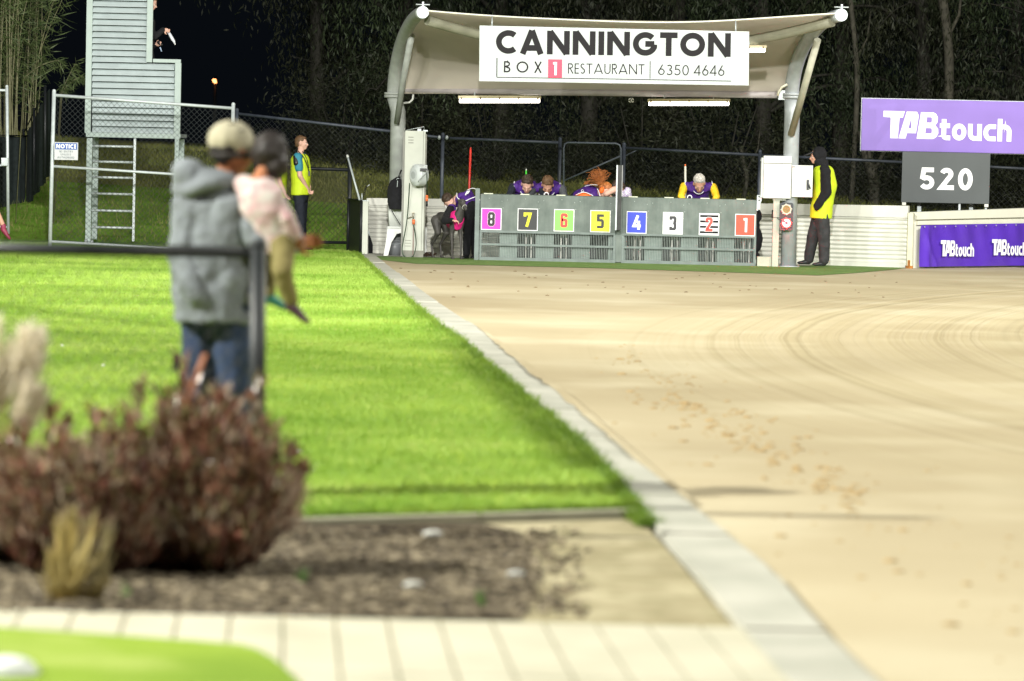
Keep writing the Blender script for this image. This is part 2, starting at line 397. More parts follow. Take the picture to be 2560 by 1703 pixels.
# sand track with raked rings about the centre of the bend
sm, n, L, b, mx, bp = ground_mat('raked track sand', ((.385, .32, .20), (.49, .42, .275), (.55, .49, .34)), .22, .5, .35, 45)
tc = n.new('ShaderNodeTexCoord'); vd = n.new('ShaderNodeVectorMath'); vd.operation = 'DISTANCE'; vd.inputs[1].default_value = (41.3, 29.5, 0)
nz = n.new('ShaderNodeTexNoise'); nz.inputs['Scale'].default_value = .35; nz.inputs['Detail'].default_value = 2
L.new(tc.outputs['Object'], nz.inputs[0])
va = n.new('ShaderNodeVectorMath'); va.operation = 'MULTIPLY_ADD'; va.inputs[1].default_value = (.10, .10, 0); L.new(nz.outputs['Color'], va.inputs[0]); L.new(tc.outputs['Object'], va.inputs[2])
L.new(va.outputs[0], vd.inputs[0])
rn = n.new('ShaderNodeTexNoise'); rn.noise_dimensions = '1D'; rn.inputs['Scale'].default_value = 1.5; rn.inputs['Detail'].default_value = 5; rn.inputs['Roughness'].default_value = .62
L.new(vd.outputs['Value'], rn.inputs['W'])
# rings fade towards the kerb
mr = n.new('ShaderNodeMapRange'); mr.inputs[1].default_value = 41.2; mr.inputs[2].default_value = 38.8; L.new(vd.outputs['Value'], mr.inputs[0])
mul = n.new('ShaderNodeMath'); mul.operation = 'MULTIPLY'; L.new(rn.outputs['Fac'], mul.inputs[0]); L.new(mr.outputs[0], mul.inputs[1])
bp2 = n.new('ShaderNodeBump'); bp2.inputs['Strength'].default_value = .55; bp2.inputs['Distance'].default_value = .16
L.new(mul.outputs[0], bp2.inputs['Height']); L.new(bp.outputs[0], bp2.inputs['Normal']); L.new(bp2.outputs[0], b.inputs['Normal'])
hs = n.new('ShaderNodeMix'); hs.data_type = 'RGBA'; hs.blend_type = 'MULTIPLY'; hs.inputs[0].default_value = .85
rr = n.new('ShaderNodeValToRGB'); rr.color_ramp.elements[0].color = (.86, .85, .78, 1); rr.color_ramp.elements[1].color = (1, 1, 1, 1); rr.color_ramp.elements[0].position = .36; rr.color_ramp.elements[1].position = .60
for pos_, c_ in ((.43, (.90, .89, .82, 1)), (.455, (.62, .59, .48, 1)), (.48, (1, 1, 1, 1)), (.52, (.84, .82, .74, 1)), (.545, (1.0, 1.0, .97, 1))):
    e_ = rr.color_ramp.elements.new(pos_); e_.color = c_
L.new(rn.outputs['Fac'], rr.inputs[0]); mf = n.new('ShaderNodeMath'); mf.operation = 'MULTIPLY'; mf.inputs[1].default_value = .62; L.new(mr.outputs[0], mf.inputs[0]); L.new(mf.outputs[0], hs.inputs[0]); L.new(mx.outputs[2], hs.inputs[6]); L.new(rr.outputs[0], hs.inputs[7]); L.new(hs.outputs[2], b.inputs['Base Color'])
sand_mat = sm
SP = [(p.x-.05, p.y) for p in sorted(Rg_, key=lambda q: q.y)]
SP = [(SP[0][0]+.3, 6)] + SP + [(Rg_[0].x, 57.6), (40, 57.6), (40, 6)]
sheet('sand_track', SP, .004, sand_mat)

# concrete strip: slabs with joints
conc = M('worn concrete', (.36, .36, .30), .85, .14, 2.2, .4, 40, col2=(.50, .49, .42))
mb = MB(); Yb = 9.6; k = 0
Ys = [9.3, 10.6, 12.0, 13.6, 15.1, 16.8, 18.6, 20.4, 22.4, 24.6, 27.2, 30.4, 34.0, 38.5, 43, 47.5, 52, 56.8]
for a, c in zip(Ys, Ys[1:]):
    a2 = a+.012; c2 = c-.012; zt = .022+.006*((k*7) % 3); k += 1
    ms = 4; pts = [a2+(c2-a2)*i/ms for i in range(ms+1)]
    low = [(xedge(Lg, y), y) for y in pts]; hi_ = [(xedge(Rg_, y), y) for y in pts]
    poly = [V((x, y, -.05)) for x, y in low]+[V((x, y, -.05)) for x, y in reversed(hi_)]
    mb.prism(poly, (0, 0, 1), .05+zt)
o = mb.build('kerb', conc); o['kind'] = 'structure'

sp = []
for i in range(60):
    y = 16.5+i*(33-16.5)/59; xr = xedge(Rg_, y); wd = xr-xedge(Lg, y); f = math.sin(PI*i/59)**.6*(.22+.14*noise.noise(V((y*1.1, 0, 5)))+.12*noise.noise(V((y*4, 0, 5))))
    sp.append((xr-wd*max(0, f), y))
sheet('sand_spill', sp+[(xedge(Rg_, y)+.02, y) for y in [33, 30, 27, 24, 21, 18.6, 16.5]], .0375, sand_mat)
# thin green turf strip in front of the boxes
turf_mat, *_ = ground_mat('short synthetic turf', ((.12, .21, .05), (.16, .26, .07), (.22, .30, .11)), 2, 12, .5, 80)
tp = [G(952, 651), G(1040, 661), G(1200, 664.5), G(1500, 672), G(1900, 685), G(2045, 690), G(2140, 684), G(2240, 675), G(2262, 671)]
tp = [(p.x, p.y) for p in tp]; tp += [(tp[-1][0], 57.4), (Rg_[0].x+.03, 57.4), (Rg_[0].x+.05, 56.6)]
sheet('turf_strip', tp, .009, turf_mat)
sheet('concrete_apron', [(at(900, 640, 57).x, 55.75), (4.5, 55.75), (4.5, 57.3), (at(900, 640, 57).x, 57.6)], .014, conc)

# --- garden bed, edging, pavers and near lawn
bedb = [G(-900, 1535), G(0, 1537), G(700, 1545), G(1300, 1556), G(1830, 1562)]
soil, *_ = ground_mat('dark mulch soil', ((.038, .028, .018), (.095, .074, .046), (.17, .14, .09)), 9, 30, 1.0, 60)
bp_ = [(p.x, p.y-.06) for p in reversed(gE)]
bedR = G(1330, 1440)
sheet('garden_bed', [(p.x, p.y) for p in bedb[:-1]] + [(q_.x, q_.y) for q_ in [G(1345+28*noise.noise(V((k_*.45, 2, 0)))+10*noise.noise(V((k_*1.9, 7, 0)))-(abs(k_-10)*4), 1548-k_*10.5) for k_ in range(21)]] + [(G(1200, 1312).x, G(1200, 1312).y)] + bp_[2:], .010, soil)
patch_mat, *_ = ground_mat('trodden sandy soil', ((.30, .26, .15), (.44, .39, .25), (.22, .20, .10)), 2.5, 6, .6, 40)
sheet('sandy_patch', [(p.x, p.y-.1) for p in bedb[2:]] + [(xedge(Lg, bedb[4].y-.3), bedb[4].y-.3), (xedge(Lg, 13.7)-.01, 13.7), (G(1600, 1300).x, G(1600, 1300).y), (G(700, 1325).x, G(700, 1325).y)], .004, patch_mat)
mb = MB(); q = gE
for a, c in zip(q, q[1:]):
    d = (c-a).normalized()*.004
    mb.add([(a.x+d.x, a.y-.10, -.05), (c.x-d.x, c.y-.10, -.05), (c.x-d.x, c.y, -.05), (a.x+d.x, a.y, -.05), (a.x+d.x, a.y-.10, .03), (c.x-d.x, c.y-.10, .03), (c.x-d.x, c.y, .03), (a.x+d.x, a.y, .03)],
           [(3,2,1,0),(4,5,6,7),(0,1,5,4),(1,2,6,5),(2,3,7,6),(3,0,4,7)])
mb.build('kerb', M('pale stone edging', (.32, .31, .22), .85, .15, 6, .2, 60))['kind'] = 'structure'
# pavers
pav = M('cream pavers', (.45, .43, .32), .8, .12, 2.5, .15, 70, col2=(.56, .53, .41))
mb = MB(); yA = bedb[1].y; W_ = .172; m_ = -.062
x = -4.0
while x < 3.0:
    ytop = yA-.02-(x+1.6)*.02
    for (ya, yb) in ((ytop-1.28, ytop), (ytop-2.6, ytop-1.292), (ytop-4.0, ytop-2.612)):
        f = lambda y: x - m_*(ytop-y)
        if f(ya) < xedge(Lg, ya)-.03 and f(yb) < xedge(Lg, yb)-.03 and f(ya) < xedge(Rg_, ya)-W_-.03:
            mb.add([(f(ya), ya, -.05), (f(ya)+W_-.009, ya, -.05), (f(yb)+W_-.009, yb, -.05), (f(yb), yb, -.05), (f(ya), ya, .02), (f(ya)+W_-.009, ya, .02), (f(yb)+W_-.009, yb, .02), (f(yb), yb, .02)],
               [(3,2,1,0),(4,5,6,7),(0,1,5,4),(1,2,6,5),(2,3,7,6),(3,0,4,7)])
    x += W_
mb.build('pavement', pav)['kind'] = 'structure'
sheet('pavement_bedding', [(-5, 8), (1.45, 8), (xedge(Lg, 12)-.0, 12), (xedge(Lg, yA-.15), yA-.15), (-5, yA+.02)], .0145, M('sandy paver bedding', (.24, .22, .13), .9, .2, 5))
# near synthetic lawn, a low raised pad with a rounded corner
nl = [G(-700, 1590), G(0, 1603), G(272, 1622), G(500, 1638), G(600, 1646), G(640, 1658), G(680, 1680), G(716, 1712), G(790, 1790), G(850, 1870), G(-700, 1870)]
mb = MB(); mb.prism([V((p.x, p.y, .0)) for p in reversed(nl)], (0, 0, 1), .045)
mb.build('near_lawn', lawn_mat)['kind'] = 'structure'

# grass blades on the lawn (uncountable)
def in_view(u0, x, y): return True
gx = [p.x for p in gE]; gy = [p.y for p in gE]
def yfront(x): return np.interp(x, gx, gy)
def scatter_lawn(N, y0, y1, h0, w0):
    ys_ = rng.uniform(y0**1.0, y1, N); 
    xl = -.165*ys_; xr = np.array([xedge(Lg, float(y)) for y in ys_]) + .0; ys_ = np.maximum(ys_, yfront(xl+(xr-xl)*.5)+.0)
    xx = xl + (xr-xl)*rng.random(N); return np.stack([xx, ys_, np.full(N, .012)], 1)
base = np.concatenate([scatter_lawn(26000, 15.55, 24, 0, 0), scatter_lawn(42000, 24, 42, 0, 0), scatter_lawn(60000, 42, 59, 0, 0)])
base = base[base[:, 1] > yfront(base[:, 0])+.04]; base = np.repeat(base, 2, 0) + np.concatenate([rng.normal(size=(len(base)*2, 2))*.012, np.zeros((len(base)*2, 1))], 1)
nb_ = len(base)
blade_mat = M('grass blades', (.19, .34, .03), .6, .3, .55, col2=(.38, .53, .10), trans=.25)
tag(blades('lawn_grass', base, rng.uniform(.015, .035, nb_), rng.uniform(.006, .012, nb_), np.full(nb_, .012), blade_mat), 'short lime green mown grass of the lawn left of the concrete strip', 'grass', kind='stuff')
# ragged overhanging edge beside the strip and at the near end
E = []
for i in range(9000):
    y = 15.45+43.4*random.random()**1.5; cl = noise.noise(V((y*1.7, 3, 0))); cl2 = noise.noise(V((y*6, 9, 0)))
    E.append((xedge(Lg, y)+random.gauss(-.03, .022)+.035*cl+.03*cl2, y, .012))
for i in range(2500):
    t = random.random(); k = int(t*3)+1; a, c = gE[min(k, 3)], gE[min(k+1, 4)]; s_ = random.random(); p = a.lerp(c, s_); E.append((p.x, p.y+.02+abs(random.gauss(0, .03)), .012))
E = np.array(E); ne = len(E)
tag(blades('edge_grass', E, rng.uniform(.02, .06, ne), rng.uniform(.006, .012, ne), np.full(ne, .025), M('edge grass blades', (.09, .18, .012), .6, .3, 2, col2=(.22, .33, .03), trans=.25)), 'longer ragged grass hanging over the edge of the concrete strip', 'grass', kind='stuff')
# bank grass
N = 60000; bx = rng.uniform(-11, 11, N); by = 59.2+rng.random(N)*13
bz = np.array([bank(float(a), float(c)) for a, c in zip(bx, by)])
tag(blades('bank_grass', np.stack([bx, by, bz], 1), rng.uniform(.04, .12, N), rng.uniform(.01, .02, N), np.full(N, .03), M('bank blades', (.10, .13, .025), .7, .3, .7, col2=(.24, .24, .07), trans=.2)), 'dim olive grass on the bank behind the black fence', 'grass', kind='stuff')
# mulch chips
N = 9000; mb = MB(); pts = []
a0, a1 = G(-200, 1545), G(1400, 1340)
chips = []; 
for i in range(5200):
    u = random.uniform(-80, 1480); v = random.uniform(1330, 1548)
    if u > 1250 and random.random() < (u-1250)/230: continue
    p = G(u, v); s_ = random.uniform(.006, .02)*(1.6 if random.random() < .05 else 1); rz = Matrix.Rotation(random.uniform(0, 6.3), 3, 'Z') @ Matrix.Rotation(random.gauss(0, .4), 3, 'X')
    bxs = [rz @ V((sx*s_, sy*s_*.5, sz*s_*.28)) + p + V((0, 0, .014)) for sx in (-1, 1) for sy in (-1, 1) for sz in (-1, 1)]
    mb.add(bxs, [(0,1,3,2),(4,6,7,5),(0,4,5,1),(2,3,7,6),(0,2,6,4),(1,5,7,3)])
mulch = M('bark mulch', (.05, .037, .024), .8, .3, 24, detail=0, col2=(.30, .25, .165))
tag(mb.build('mulch', mulch), 'brown and grey bark chips covering the garden bed', 'mulch', kind='stuff')
for (u, v, s_, lab) in ((1081, 1353, .035, 'large white bark chip near the back edging of the mulch bed'), (1032, 1483, .03, 'pale grey bark chip near the front of the mulch bed'), (1290, 1455, .028, 'white bark chip at the sandy right end of the mulch bed')):
    p = G(u, v); mb = MB(); mb.ell(p+V((0, 0, .03)), (s_*1.3, s_*.8, s_*.45), Matrix.Rotation(.4, 3, 'Z'), 7, 5); tag(mb.build('bark_chip', M('pale bark', (.6, .6, .55), .7, .15, 20, .2, 60)), lab, 'bark chip', 'pale chips lying on the mulch')
for (u, v, lab) in ((258, 926, 'white scrap of litter on the lawn between the bush and the fence rail'), (749, 1147, 'white scrap of litter on the lawn right of the dark red bush'), (155, 875, 'tiny white litter scrap on the lawn left of another scrap'), (443, 804, 'faint white litter speck on the lawn beside the man in jeans')):
    p = G(u, v); mb = MB(); mb.ell(p+V((0, 0, .035)), (.012, .009, .007), None, 7, 5); tag(mb.build('litter_scrap', M('white litter', (.8, .8, .8), .4, .05)), lab, 'litter', 'white litter scraps on the lawn')
# trampled clods on the sand
mb = MB()
for i in range(850):
    t = random.random(); cl_ = noise.noise(V((t*14, 1, 0))); u = 1540+620*t+random.gauss(0, 34)+40*cl_; v = 905+350*t+random.gauss(0, 26)-20*cl_
    if random.random() < .22: u = random.uniform(1500, 2560); v = 960+ (u-1500)*.5+random.gauss(0, 90)
    if noise.noise(V((u*.02, v*.03, 3))) < -.05: continue
    p = G(u, v); s_ = random.uniform(.004, .012)+.02*random.random()**3; mb.ell(p+V((0, 0, .004+s_*.05)), (s_*1.2, s_*1.3, s_*.4), Matrix.Rotation(random.random()*3, 3, 'Z'), 6, 4)
tag(mb.build('sand_clods', M('damp sand', (.40, .29, .14), .9, .2, 8)), 'orange damp clods and paw scuffs across the sand track', 'sand', kind='stuff')
mb = MB()
for i in range(60):
    u = random.uniform(1000, 2250); v = random.uniform(668, 745); p = G(u, v)
    if p.x < xedge(Rg_, p.y)+.1 : continue
    s_ = random.uniform(.008, .02); mb.ell(p+V((0, 0, .006)), (s_*1.3, s_, s_*.5), None, 6, 4)
tag(mb.build('sand_specks', M('dark specks', (.14, .10, .05), .9, .2, 8)), 'small dark specks and crumbs on the sand near the boxes', 'sand', kind='stuff')

# ================================================================== STRUCTURES
# white corrugated wall behind the boxes, in straight runs
Wp = [V((at(915, 640, 57.3).x, 57.3, 0)), V((0.0, 57.0, 0)), V((4.0, 56.6, 0)), V((at(2268, 670, 55.9).x, 55.9, 0))]
wt = thing('corrugated_wall', 'low off white corrugated steel wall running behind the boxes with a flat cap', 'wall', Wp[0])
mbp = MB(); mbc = MB()
L_ = 0
for i, (a, c) in enumerate(zip(Wp, Wp[1:])):
    d = (c-a).normalized(); nn = V((d.y, -d.x, 0)); za = .865+.03*i; zb = .865+.03*(i+1) if i < 2 else .945
    rows = []; K = 78
    for k in range(K+1):
        z = .02+(.76+.0-.02)*k/K; off = .012*math.sin(2*PI*z/.066); rows.append((z, off))
    vs = []
    for z, off in rows: vs += [a+nn*(off+.02)+V((0, 0, z)), c+nn*(off+.02)+V((0, 0, z))]
    mbp.add(vs, [(2*k, 2*k+1, 2*k+3, 2*k+2) for k in range(K)], True)
    q = [a+nn*.045+V((0, 0, .76)), c+nn*.045+V((0, 0, .76)), c+nn*.045+V((0, 0, zb)), a+nn*.045+V((0, 0, za))]
    mbc.slab(q, -nn, .09+.001*i)
    mbc.slab([a+nn*.04+V((0, 0, 0)), c+nn*.04+V((0, 0, 0)), c+nn*.04+V((0, 0, .07)), a+nn*.04+V((0, 0, .07))], -nn, .02+.001*i)
mbp.build('corrugated_sheet', whitewall, wt); mbc.build('cap_rail', whitewall, wt)
# right barrier: rusty end post, cap and purple banner
pr = [at(2274, 672, 55.75), at(2560, 667, 58.0)]
p0 = V((pr[0].x, 55.75, 0)); p1 = V((at(2640, 667, 58.6).x, 58.6, 0)); d = (p1-p0).normalized(); nn = V((d.y, -d.x, 0))
rt = thing('track_barrier', 'white outer track barrier with a rusty footed end post, right of the corrugated wall', 'barrier', p0)
mb = MB(); x0, z0, x1, z1 = rect(2268, 533, 2281, 674, 55.7); mb.box((x0, 55.66, 0), (x1, 55.78, z1)); mb.build('end_post', M('cream post', (.55, .53, .38), .5, .12, 5), rt)
mb = MB(); mb.box((x0-.01, 55.63, 0), (x1+.012, 55.80, .045)); mb.box((x0+.01, 55.652, .04), (x1-.03, 55.67, .13)); mb.build('rusty_foot', M('rust', (.28, .11, .02), .85, .5, 30, .5, 60), rt)
def zt(u, v, Y): return at(u, v, Y).z
b0 = at(2281, 533, 55.8); b1 = at(2560, 522, 58.0); zc0, zc1 = b0.z, zt(2560, 522, 57.6)
bA = p0+d*.09; bB = p1
q = lambda s0, s1, za, zb, off: [bA.lerp(bB, s0)+nn*off+V((0, 0, za[0])), bA.lerp(bB, s1)+nn*off+V((0, 0, za[1])), bA.lerp(bB, s1)+nn*off+V((0, 0, zb[1])), bA.lerp(bB, s0)+nn*off+V((0, 0, zb[0]))]
mb = MB(); mb.slab(q(0, 1, (.0, .0), (.84, .90), .0), -nn, .04); mb.slab(q(0, 1, (.74, .80), (.85, .95), .05), -nn, .14); mb.slab(q(.01, 1, (.66, .7), (.72, .775), .035), -nn, .03)
mb.build('barrier_panel', M('bright white rail', (.68, .68, .58), .4, .05, 4), rt)
# banner (hangs on the barrier): rippled sheet with two logos
bt = thing('banner', 'glossy purple vinyl banner with repeated white lettering hung on the track barrier', 'banner', bA)
NXb, NZb = 90, 14; vs = []
ub = lambda s_: bA.lerp(bB, s_)
for i in range(NZb+1):
    for j in range(NXb+1):
        s_ = .012+.985*j/NXb; t = i/NZb; zb_ = .03+(.655+.05*s_ - .03)*t
        fold = .05*math.exp(-((s_-.06)/.02)**2)*(1-t*.3) + .03*math.exp(-((s_-.02-.10*(1-t))/.012)**2) + .007*math.sin(s_*55+t*3)*(.4+t) + .010*math.sin(s_*17-t*4)
        vs.append(ub(s_)+nn*(.075+fold)+V((0, 0, zb_)))
mb = MB(); mb.add(vs, [(i*(NXb+1)+j, i*(NXb+1)+j+1, (i+1)*(NXb+1)+j+1, (i+1)*(NXb+1)+j) for i in range(NZb) for j in range(NXb)], True)
mb.build('vinyl_sheet', M('purple vinyl', (.095, .035, .44), .28, .06, 3, .15, 14, spec=.6, dist=.02), bt)
def logo(mb, org, ex, ez, height, xs=1.0, nrm=(0, -1, 0), cond=1.0, thick=.26):
    """TAB in heavy slanted capitals, then touch in rounded lower case"""
    org = V(org); ex = V(ex); ez = V(ez); nrm = V(nrm); h = height
    def poly(pts, lift):
        bmv = [org+ex*(x*h*xs)+ez*(y*h)+nrm*lift for x, y in pts]; mb.add(bmv, [tuple(range(len(pts)))])
    # T
    poly([(0, 1), (0, .78), (.27, .76), (.72, .76), (.79, 1)], .004); poly([(.27, .77), (.27, 0), (.55, 0), (.60, .77)], .0052)
    # A
    poly([(.80, 1), (.57, 0), (.78, 0), (.95, .40), (1.0, .62), (1.04, .80), (1.25, 1)], .004) if False else None
    poly([(.86, .99), (.58, 0), (.84, 0), (1.09, .99)], .004)
    poly([(1.07, .99), (1.03, .78), (1.06, .20), (1.22, .20), (1.31, .85), (1.24, .99)], .0052)
    poly([(.86, .20), (1.15, .20), (1.14, .38), (.92, .38)], .0064)
    poly([(1.0, .80), (1.2, .80), (1.2, .99), (1.0, .99)], .0064)
    # B
    poly([(1.39, .98), (1.25, .0), (1.55, 0), (1.63, .98)], .004)
    poly([(1.6, .98), (1.60, .80), (1.78, .80), (1.80, .76), (1.80, .64), (1.76, .60), (1.58, .60), (1.58, .40), (1.76, .40), (1.81, .35), (1.81, .24), (1.77, .20), (1.52, .20), (1.50, 0), (1.86, 0), (1.98, .08), (2.05, .22), (2.04, .38), (1.93, .51), (2.01, .62), (2.02, .80), (1.95, .93), (1.85, .98)], .0052)
    text(mb, 'touch', org+ex*(2.1*h*xs)-ez*(.03*h), ex, ez, h*.86, .2, gap=.07, width=2.66*h*xs, nrm=nrm)
for (u0, u1, v0, v1) in ((2336, 2419, 600, 640), (2464, 2550, 598, 638)):
    s0 = (at(u0, 620, 56.1).x-bA.x)/(bB.x-bA.x); s1 = (at(u1, 620, 56.9).x-bA.x)/(bB.x-bA.x)
    Ym = ub((s0+s1)/2).y; u_m = (u0+u1)/2; zz0 = at(u_m, v1, Ym).z; zz1 = at(u_m, v0, Ym).z
    # exact ends on the barrier line
    def hit(u):
        lo, hi = 0, 1
        for _ in range(40):
            m = (lo+hi)/2; p = ub(m)
            if at(u, 620, p.y).x > p.x: lo = m
            else: hi = m
        return lo
    s0, s1 = hit(u0), hit(u1); pa = ub(s0); pb = ub(s1); hh = zz1-zz0; Wd = (pb-pa).length
    mb = MB(); logo(mb, pa+nn*.115+V((0, 0, zz0)), d, (0, 0, 1), hh, Wd/(4.76*hh), nn)
    mb.build('logo_lettering', white_ink, bt)
mb = MB()
for j in range(14):
    s_ = .03+.07*j; p = ub(s_)+nn*.108+V((0, 0, .63+.05*s_)); mb = MB(); mb.tube([p, p+nn*.006], .012, 8); mb.build('eyelet', galv, bt)

# purple billboard and the 520 board behind the wall
YS = 57.6
st = thing('billboard', 'large lilac purple billboard with white lettering above the black 520 board', 'billboard', at(2368, 380, YS))
x0, z0, x1, z1 = rect(2154, 250, 2582, 381, YS); z0 = at(2360, 380.5, YS).z; z1 = at(2360, 250.5, YS).z
mb = MB(); mb.box((x0, YS, z0), (x1, YS+.04, z1)); mb.build('sign_board', M('lilac sign face', (.21, .13, .47), .4, .05, 2), st, bevel=.004)
mb = MB(); mb.box((x0-.01, YS+.045, z0-.01), (x1+.01, YS+.075, z1+.01)); mb.build('sign_frame', galv, st)
mb = MB(); a = at(2207, 349, YS); hgt = at(2300, 279, YS).z - at(2300, 347, YS).z; wdt = at(2528, 330, YS).x-at(2207, 330, YS).x
logo(mb, V((a.x, YS, at(2360, 348.5, YS).z)), (1, 0, 0), (0, 0, 1), hgt, wdt/(4.76*hgt)); mb.build('logo_lettering', white_ink, st)
d5 = thing('distance_board', 'dark grey board reading 520 standing on the wall under the purple billboard', 'sign', at(2364, 512, 57.4))
Y5 = 57.4
x0, z0, x1, z1 = rect(2254.5, 381, 2474.5, 508, Y5)
mb = MB(); mb.box((x0, Y5, z0), (x1, Y5+.035, z1)); mb.build('board', M('charcoal board', (.055, .065, .068), .45, .12, 1.5), d5, bevel=.003)
mb = MB(); xa = at(2298.5, 450, Y5).x; xb = at(2433.7, 450, Y5).x; za = at(2366, 475, Y5).z; zb = at(2366, 420, Y5).z
text(mb, '520', (xa, Y5, za), (1, 0, 0), (0, 0, 1), zb-za, .21, gap=.1, width=xb-xa); mb.build('numerals', white_ink, d5)
mb = MB()
for u in (2262, 2400, 2466): xx = at(u, 500, Y5).x; mb = MB(); mb.box((xx-.015, Y5+.04, .7), (xx+.015, Y5+.08, z1)); mb.build('bracket', galv, d5)
mb = MB()
for u in (2260, 2466): xx = at(u, 500, Y5).x; mb = MB(); mb.box((xx-.03, Y5-.02, z0-.045), (xx+.03, Y5+.03, z0-.002)); mb.build('foot_plate', whitewall, d5)
mb = MB()
pass
for u in (2300, 2430): xx = at(u, 500, YS).x; mb = MB(); mb.box((xx-.03, YS+.08, .0), (xx+.03, YS+.14, z1+.8)); mb.build('post', galv, st)

# shelter: posts, curved arms, braces, beam, membrane
PLx, PRx = at(989, 400, 56.4), at(1975, 440, 55.1)
YL, YR = 56.4, 55.1
sh = thing('track_shelter', 'curved fabric shelter on two grey steel posts arching over the starting boxes', 'shelter', ((PLx.x+PRx.x)/2, 56, 0))
shm = M('grey green steel pipe', (.30, .32, .30), .5, .12, 8, .1, 60)
shr = M('pale grey steel pipe', (.40, .43, .45), .42, .1, 8, .08, 60, metal=.2)
tl = at(985, 238, YL); tr = at(1979, 240, YR)
dl = at(1057, 31, 53.4); dr = at(2103, 38, 52.1)
def post(top, bx, Y, mat):
    mb = MB(); mb.tube([(bx, Y, 0), (bx, Y, top.z-.25), (top.x, Y, top.z)], .115, 20); mb.tube([(bx, Y, 0), (bx, Y, .02)], .17, 16)
    return mb.build('post', mat, sh)
post(tl, at(989, 600, YL).x, YL, shm); post(tr, at(1971, 640, YR).x, YR, shr)
def armc(a, e, w_):
    t = PI/2*w_; f = 1-math.cos(t); g = math.sin(t); return V((a.x+(e.x-a.x)*f, a.y+(e.y-a.y)*f, a.z+(e.z-a.z)*g))
for (a, e, mt) in ((tl, dl, shm), (tr, dr, shr)):
    mb = MB(); mb.tube([armc(a, e, i/24) for i in range(25)], [.11-.02*i/24 for i in range(25)], 18); mb.build('arm', mt, sh)
    mb = MB(); dv = V((0, -1, 0)); mb.tube([e+dv*.0, e+dv*.03], .088, 24); mb.build('end_cap', M('pale disc', (.55, .62, .64), .4, .06, 5), sh)
    mb = MB(); mb.box((e.x-.012, e.y-.05, e.z+.03), (e.x+.016, e.y-.03, e.z+.15)); mb.tube([e+V((-.1, -.02, .11)), e+V((.1, -.02, .11))], .01, 6); mb.build('cable_clamp', galv_light, sh)
    mb = MB(); mb.tube([a+V((0, 0, -.04)), a+V((0, 0, .0))], .15, 16); mb.tube([a+V((0, 0, .004)), a+V((0, 0, .04))], .15, 16); mb.build('flange', mt, sh)
mb = MB(); bl = at(1029, 89, 55.2); mb.tube([bl, at(1008, 200, 55.8), at(992, 308, 56.2)], [.05, .05, .045], 12); mb.build('brace', shm, sh)
mb = MB(); mb.tube([at(2044, 100, 53.7), at(1978, 336, 54.93)], .052, 12); mb.build('brace', M('pale olive pipe', (.42, .42, .34), .5, .1, 8), sh)
beamL = at(1012, 226, YL); beamR = at(1962, 238, YR)
mb = MB(); mb.tube([beamL, beamR], .05, 14); mb.build('beam', M('beam pipe', (.36, .33, .33), .5, .1, 6), sh)
mb = MB(); mb.box(beamR-V((.10, .06, .07)), beamR+V((.0, .06, .07))); mb.box(beamR+V((.01, -.05, -.09)), beamR+V((.09, .07, .09))); mb.build('beam_bracket', galv, sh)
# membrane
NU, NW = 60, 26; vs = []
for i in range(NW+1):
    w_ = i/NW; A_ = armc(tl, dl, w_); B_ = armc(tr, dr, w_)
    for j in range(NU+1):
        t = j/NU; p = A_.lerp(B_, t); sg = math.sin(PI*t)
        p.z += -.13*sg*w_**1.5 + .10*sg*math.sin(PI*w_)*.4 + .05*(1-abs(2*t-1)) * 0 + .02 + .012*math.sin(t*9+w_*5)*sg
        p.z += .025*math.sin(w_*PI*3.2)*sg
        p.x += .0
        vs.append(p)
mem = M('shade membrane', (.80, .75, .67), .75, .06, 1.2, .08, 18, trans=.7)
mb = MB(); mb.add(vs, [(i*(NU+1)+j, i*(NU+1)+j+1, (i+1)*(NU+1)+j+1, (i+1)*(NU+1)+j) for i in range(NW) for j in range(NU)], True)
o = mb.build('fabric_roof', mem, sh); so = o.modifiers.new('t', 'SOLIDIFY'); so.thickness = .006
mb = MB(); mb.tube([vs[NW*(NU+1)+j]+V((0, -.01, .008)) for j in range(NU+1)], .013, 6); mb.build('edge_cable', M('pale cable', (.7, .7, .6), .5, .05), sh)
# cross pipe bowed under the roof
cp = []
a, c = dl+V((.06, .25, -.10)), dr+V((-.1, .3, -.08))
for i in range(31):
    t = i/30; p = a.lerp(c, t); k = (1-(2*t-1)**2); p.z -= .40*k; p.y += 1.4*k; cp.append(p)
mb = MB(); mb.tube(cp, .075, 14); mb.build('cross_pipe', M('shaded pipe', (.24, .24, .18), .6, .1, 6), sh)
# hooked conduits
mb = MB(); mb.tube([at(1009, 258, 56.2), at(1024, 256, 56.2), at(1032, 248, 56.2), at(1033, 236, 56.2)], .016, 8); mb.build('conduit', whitepaint, sh)
mb = MB(); mb.tube([at(1944, 240, 54.9), at(1946, 230, 54.9), at(1954, 218, 54.9), at(1968, 211, 54.9)], .018, 8); mb.build('conduit', M('cream conduit', (.6, .58, .45), .5, .05), sh)

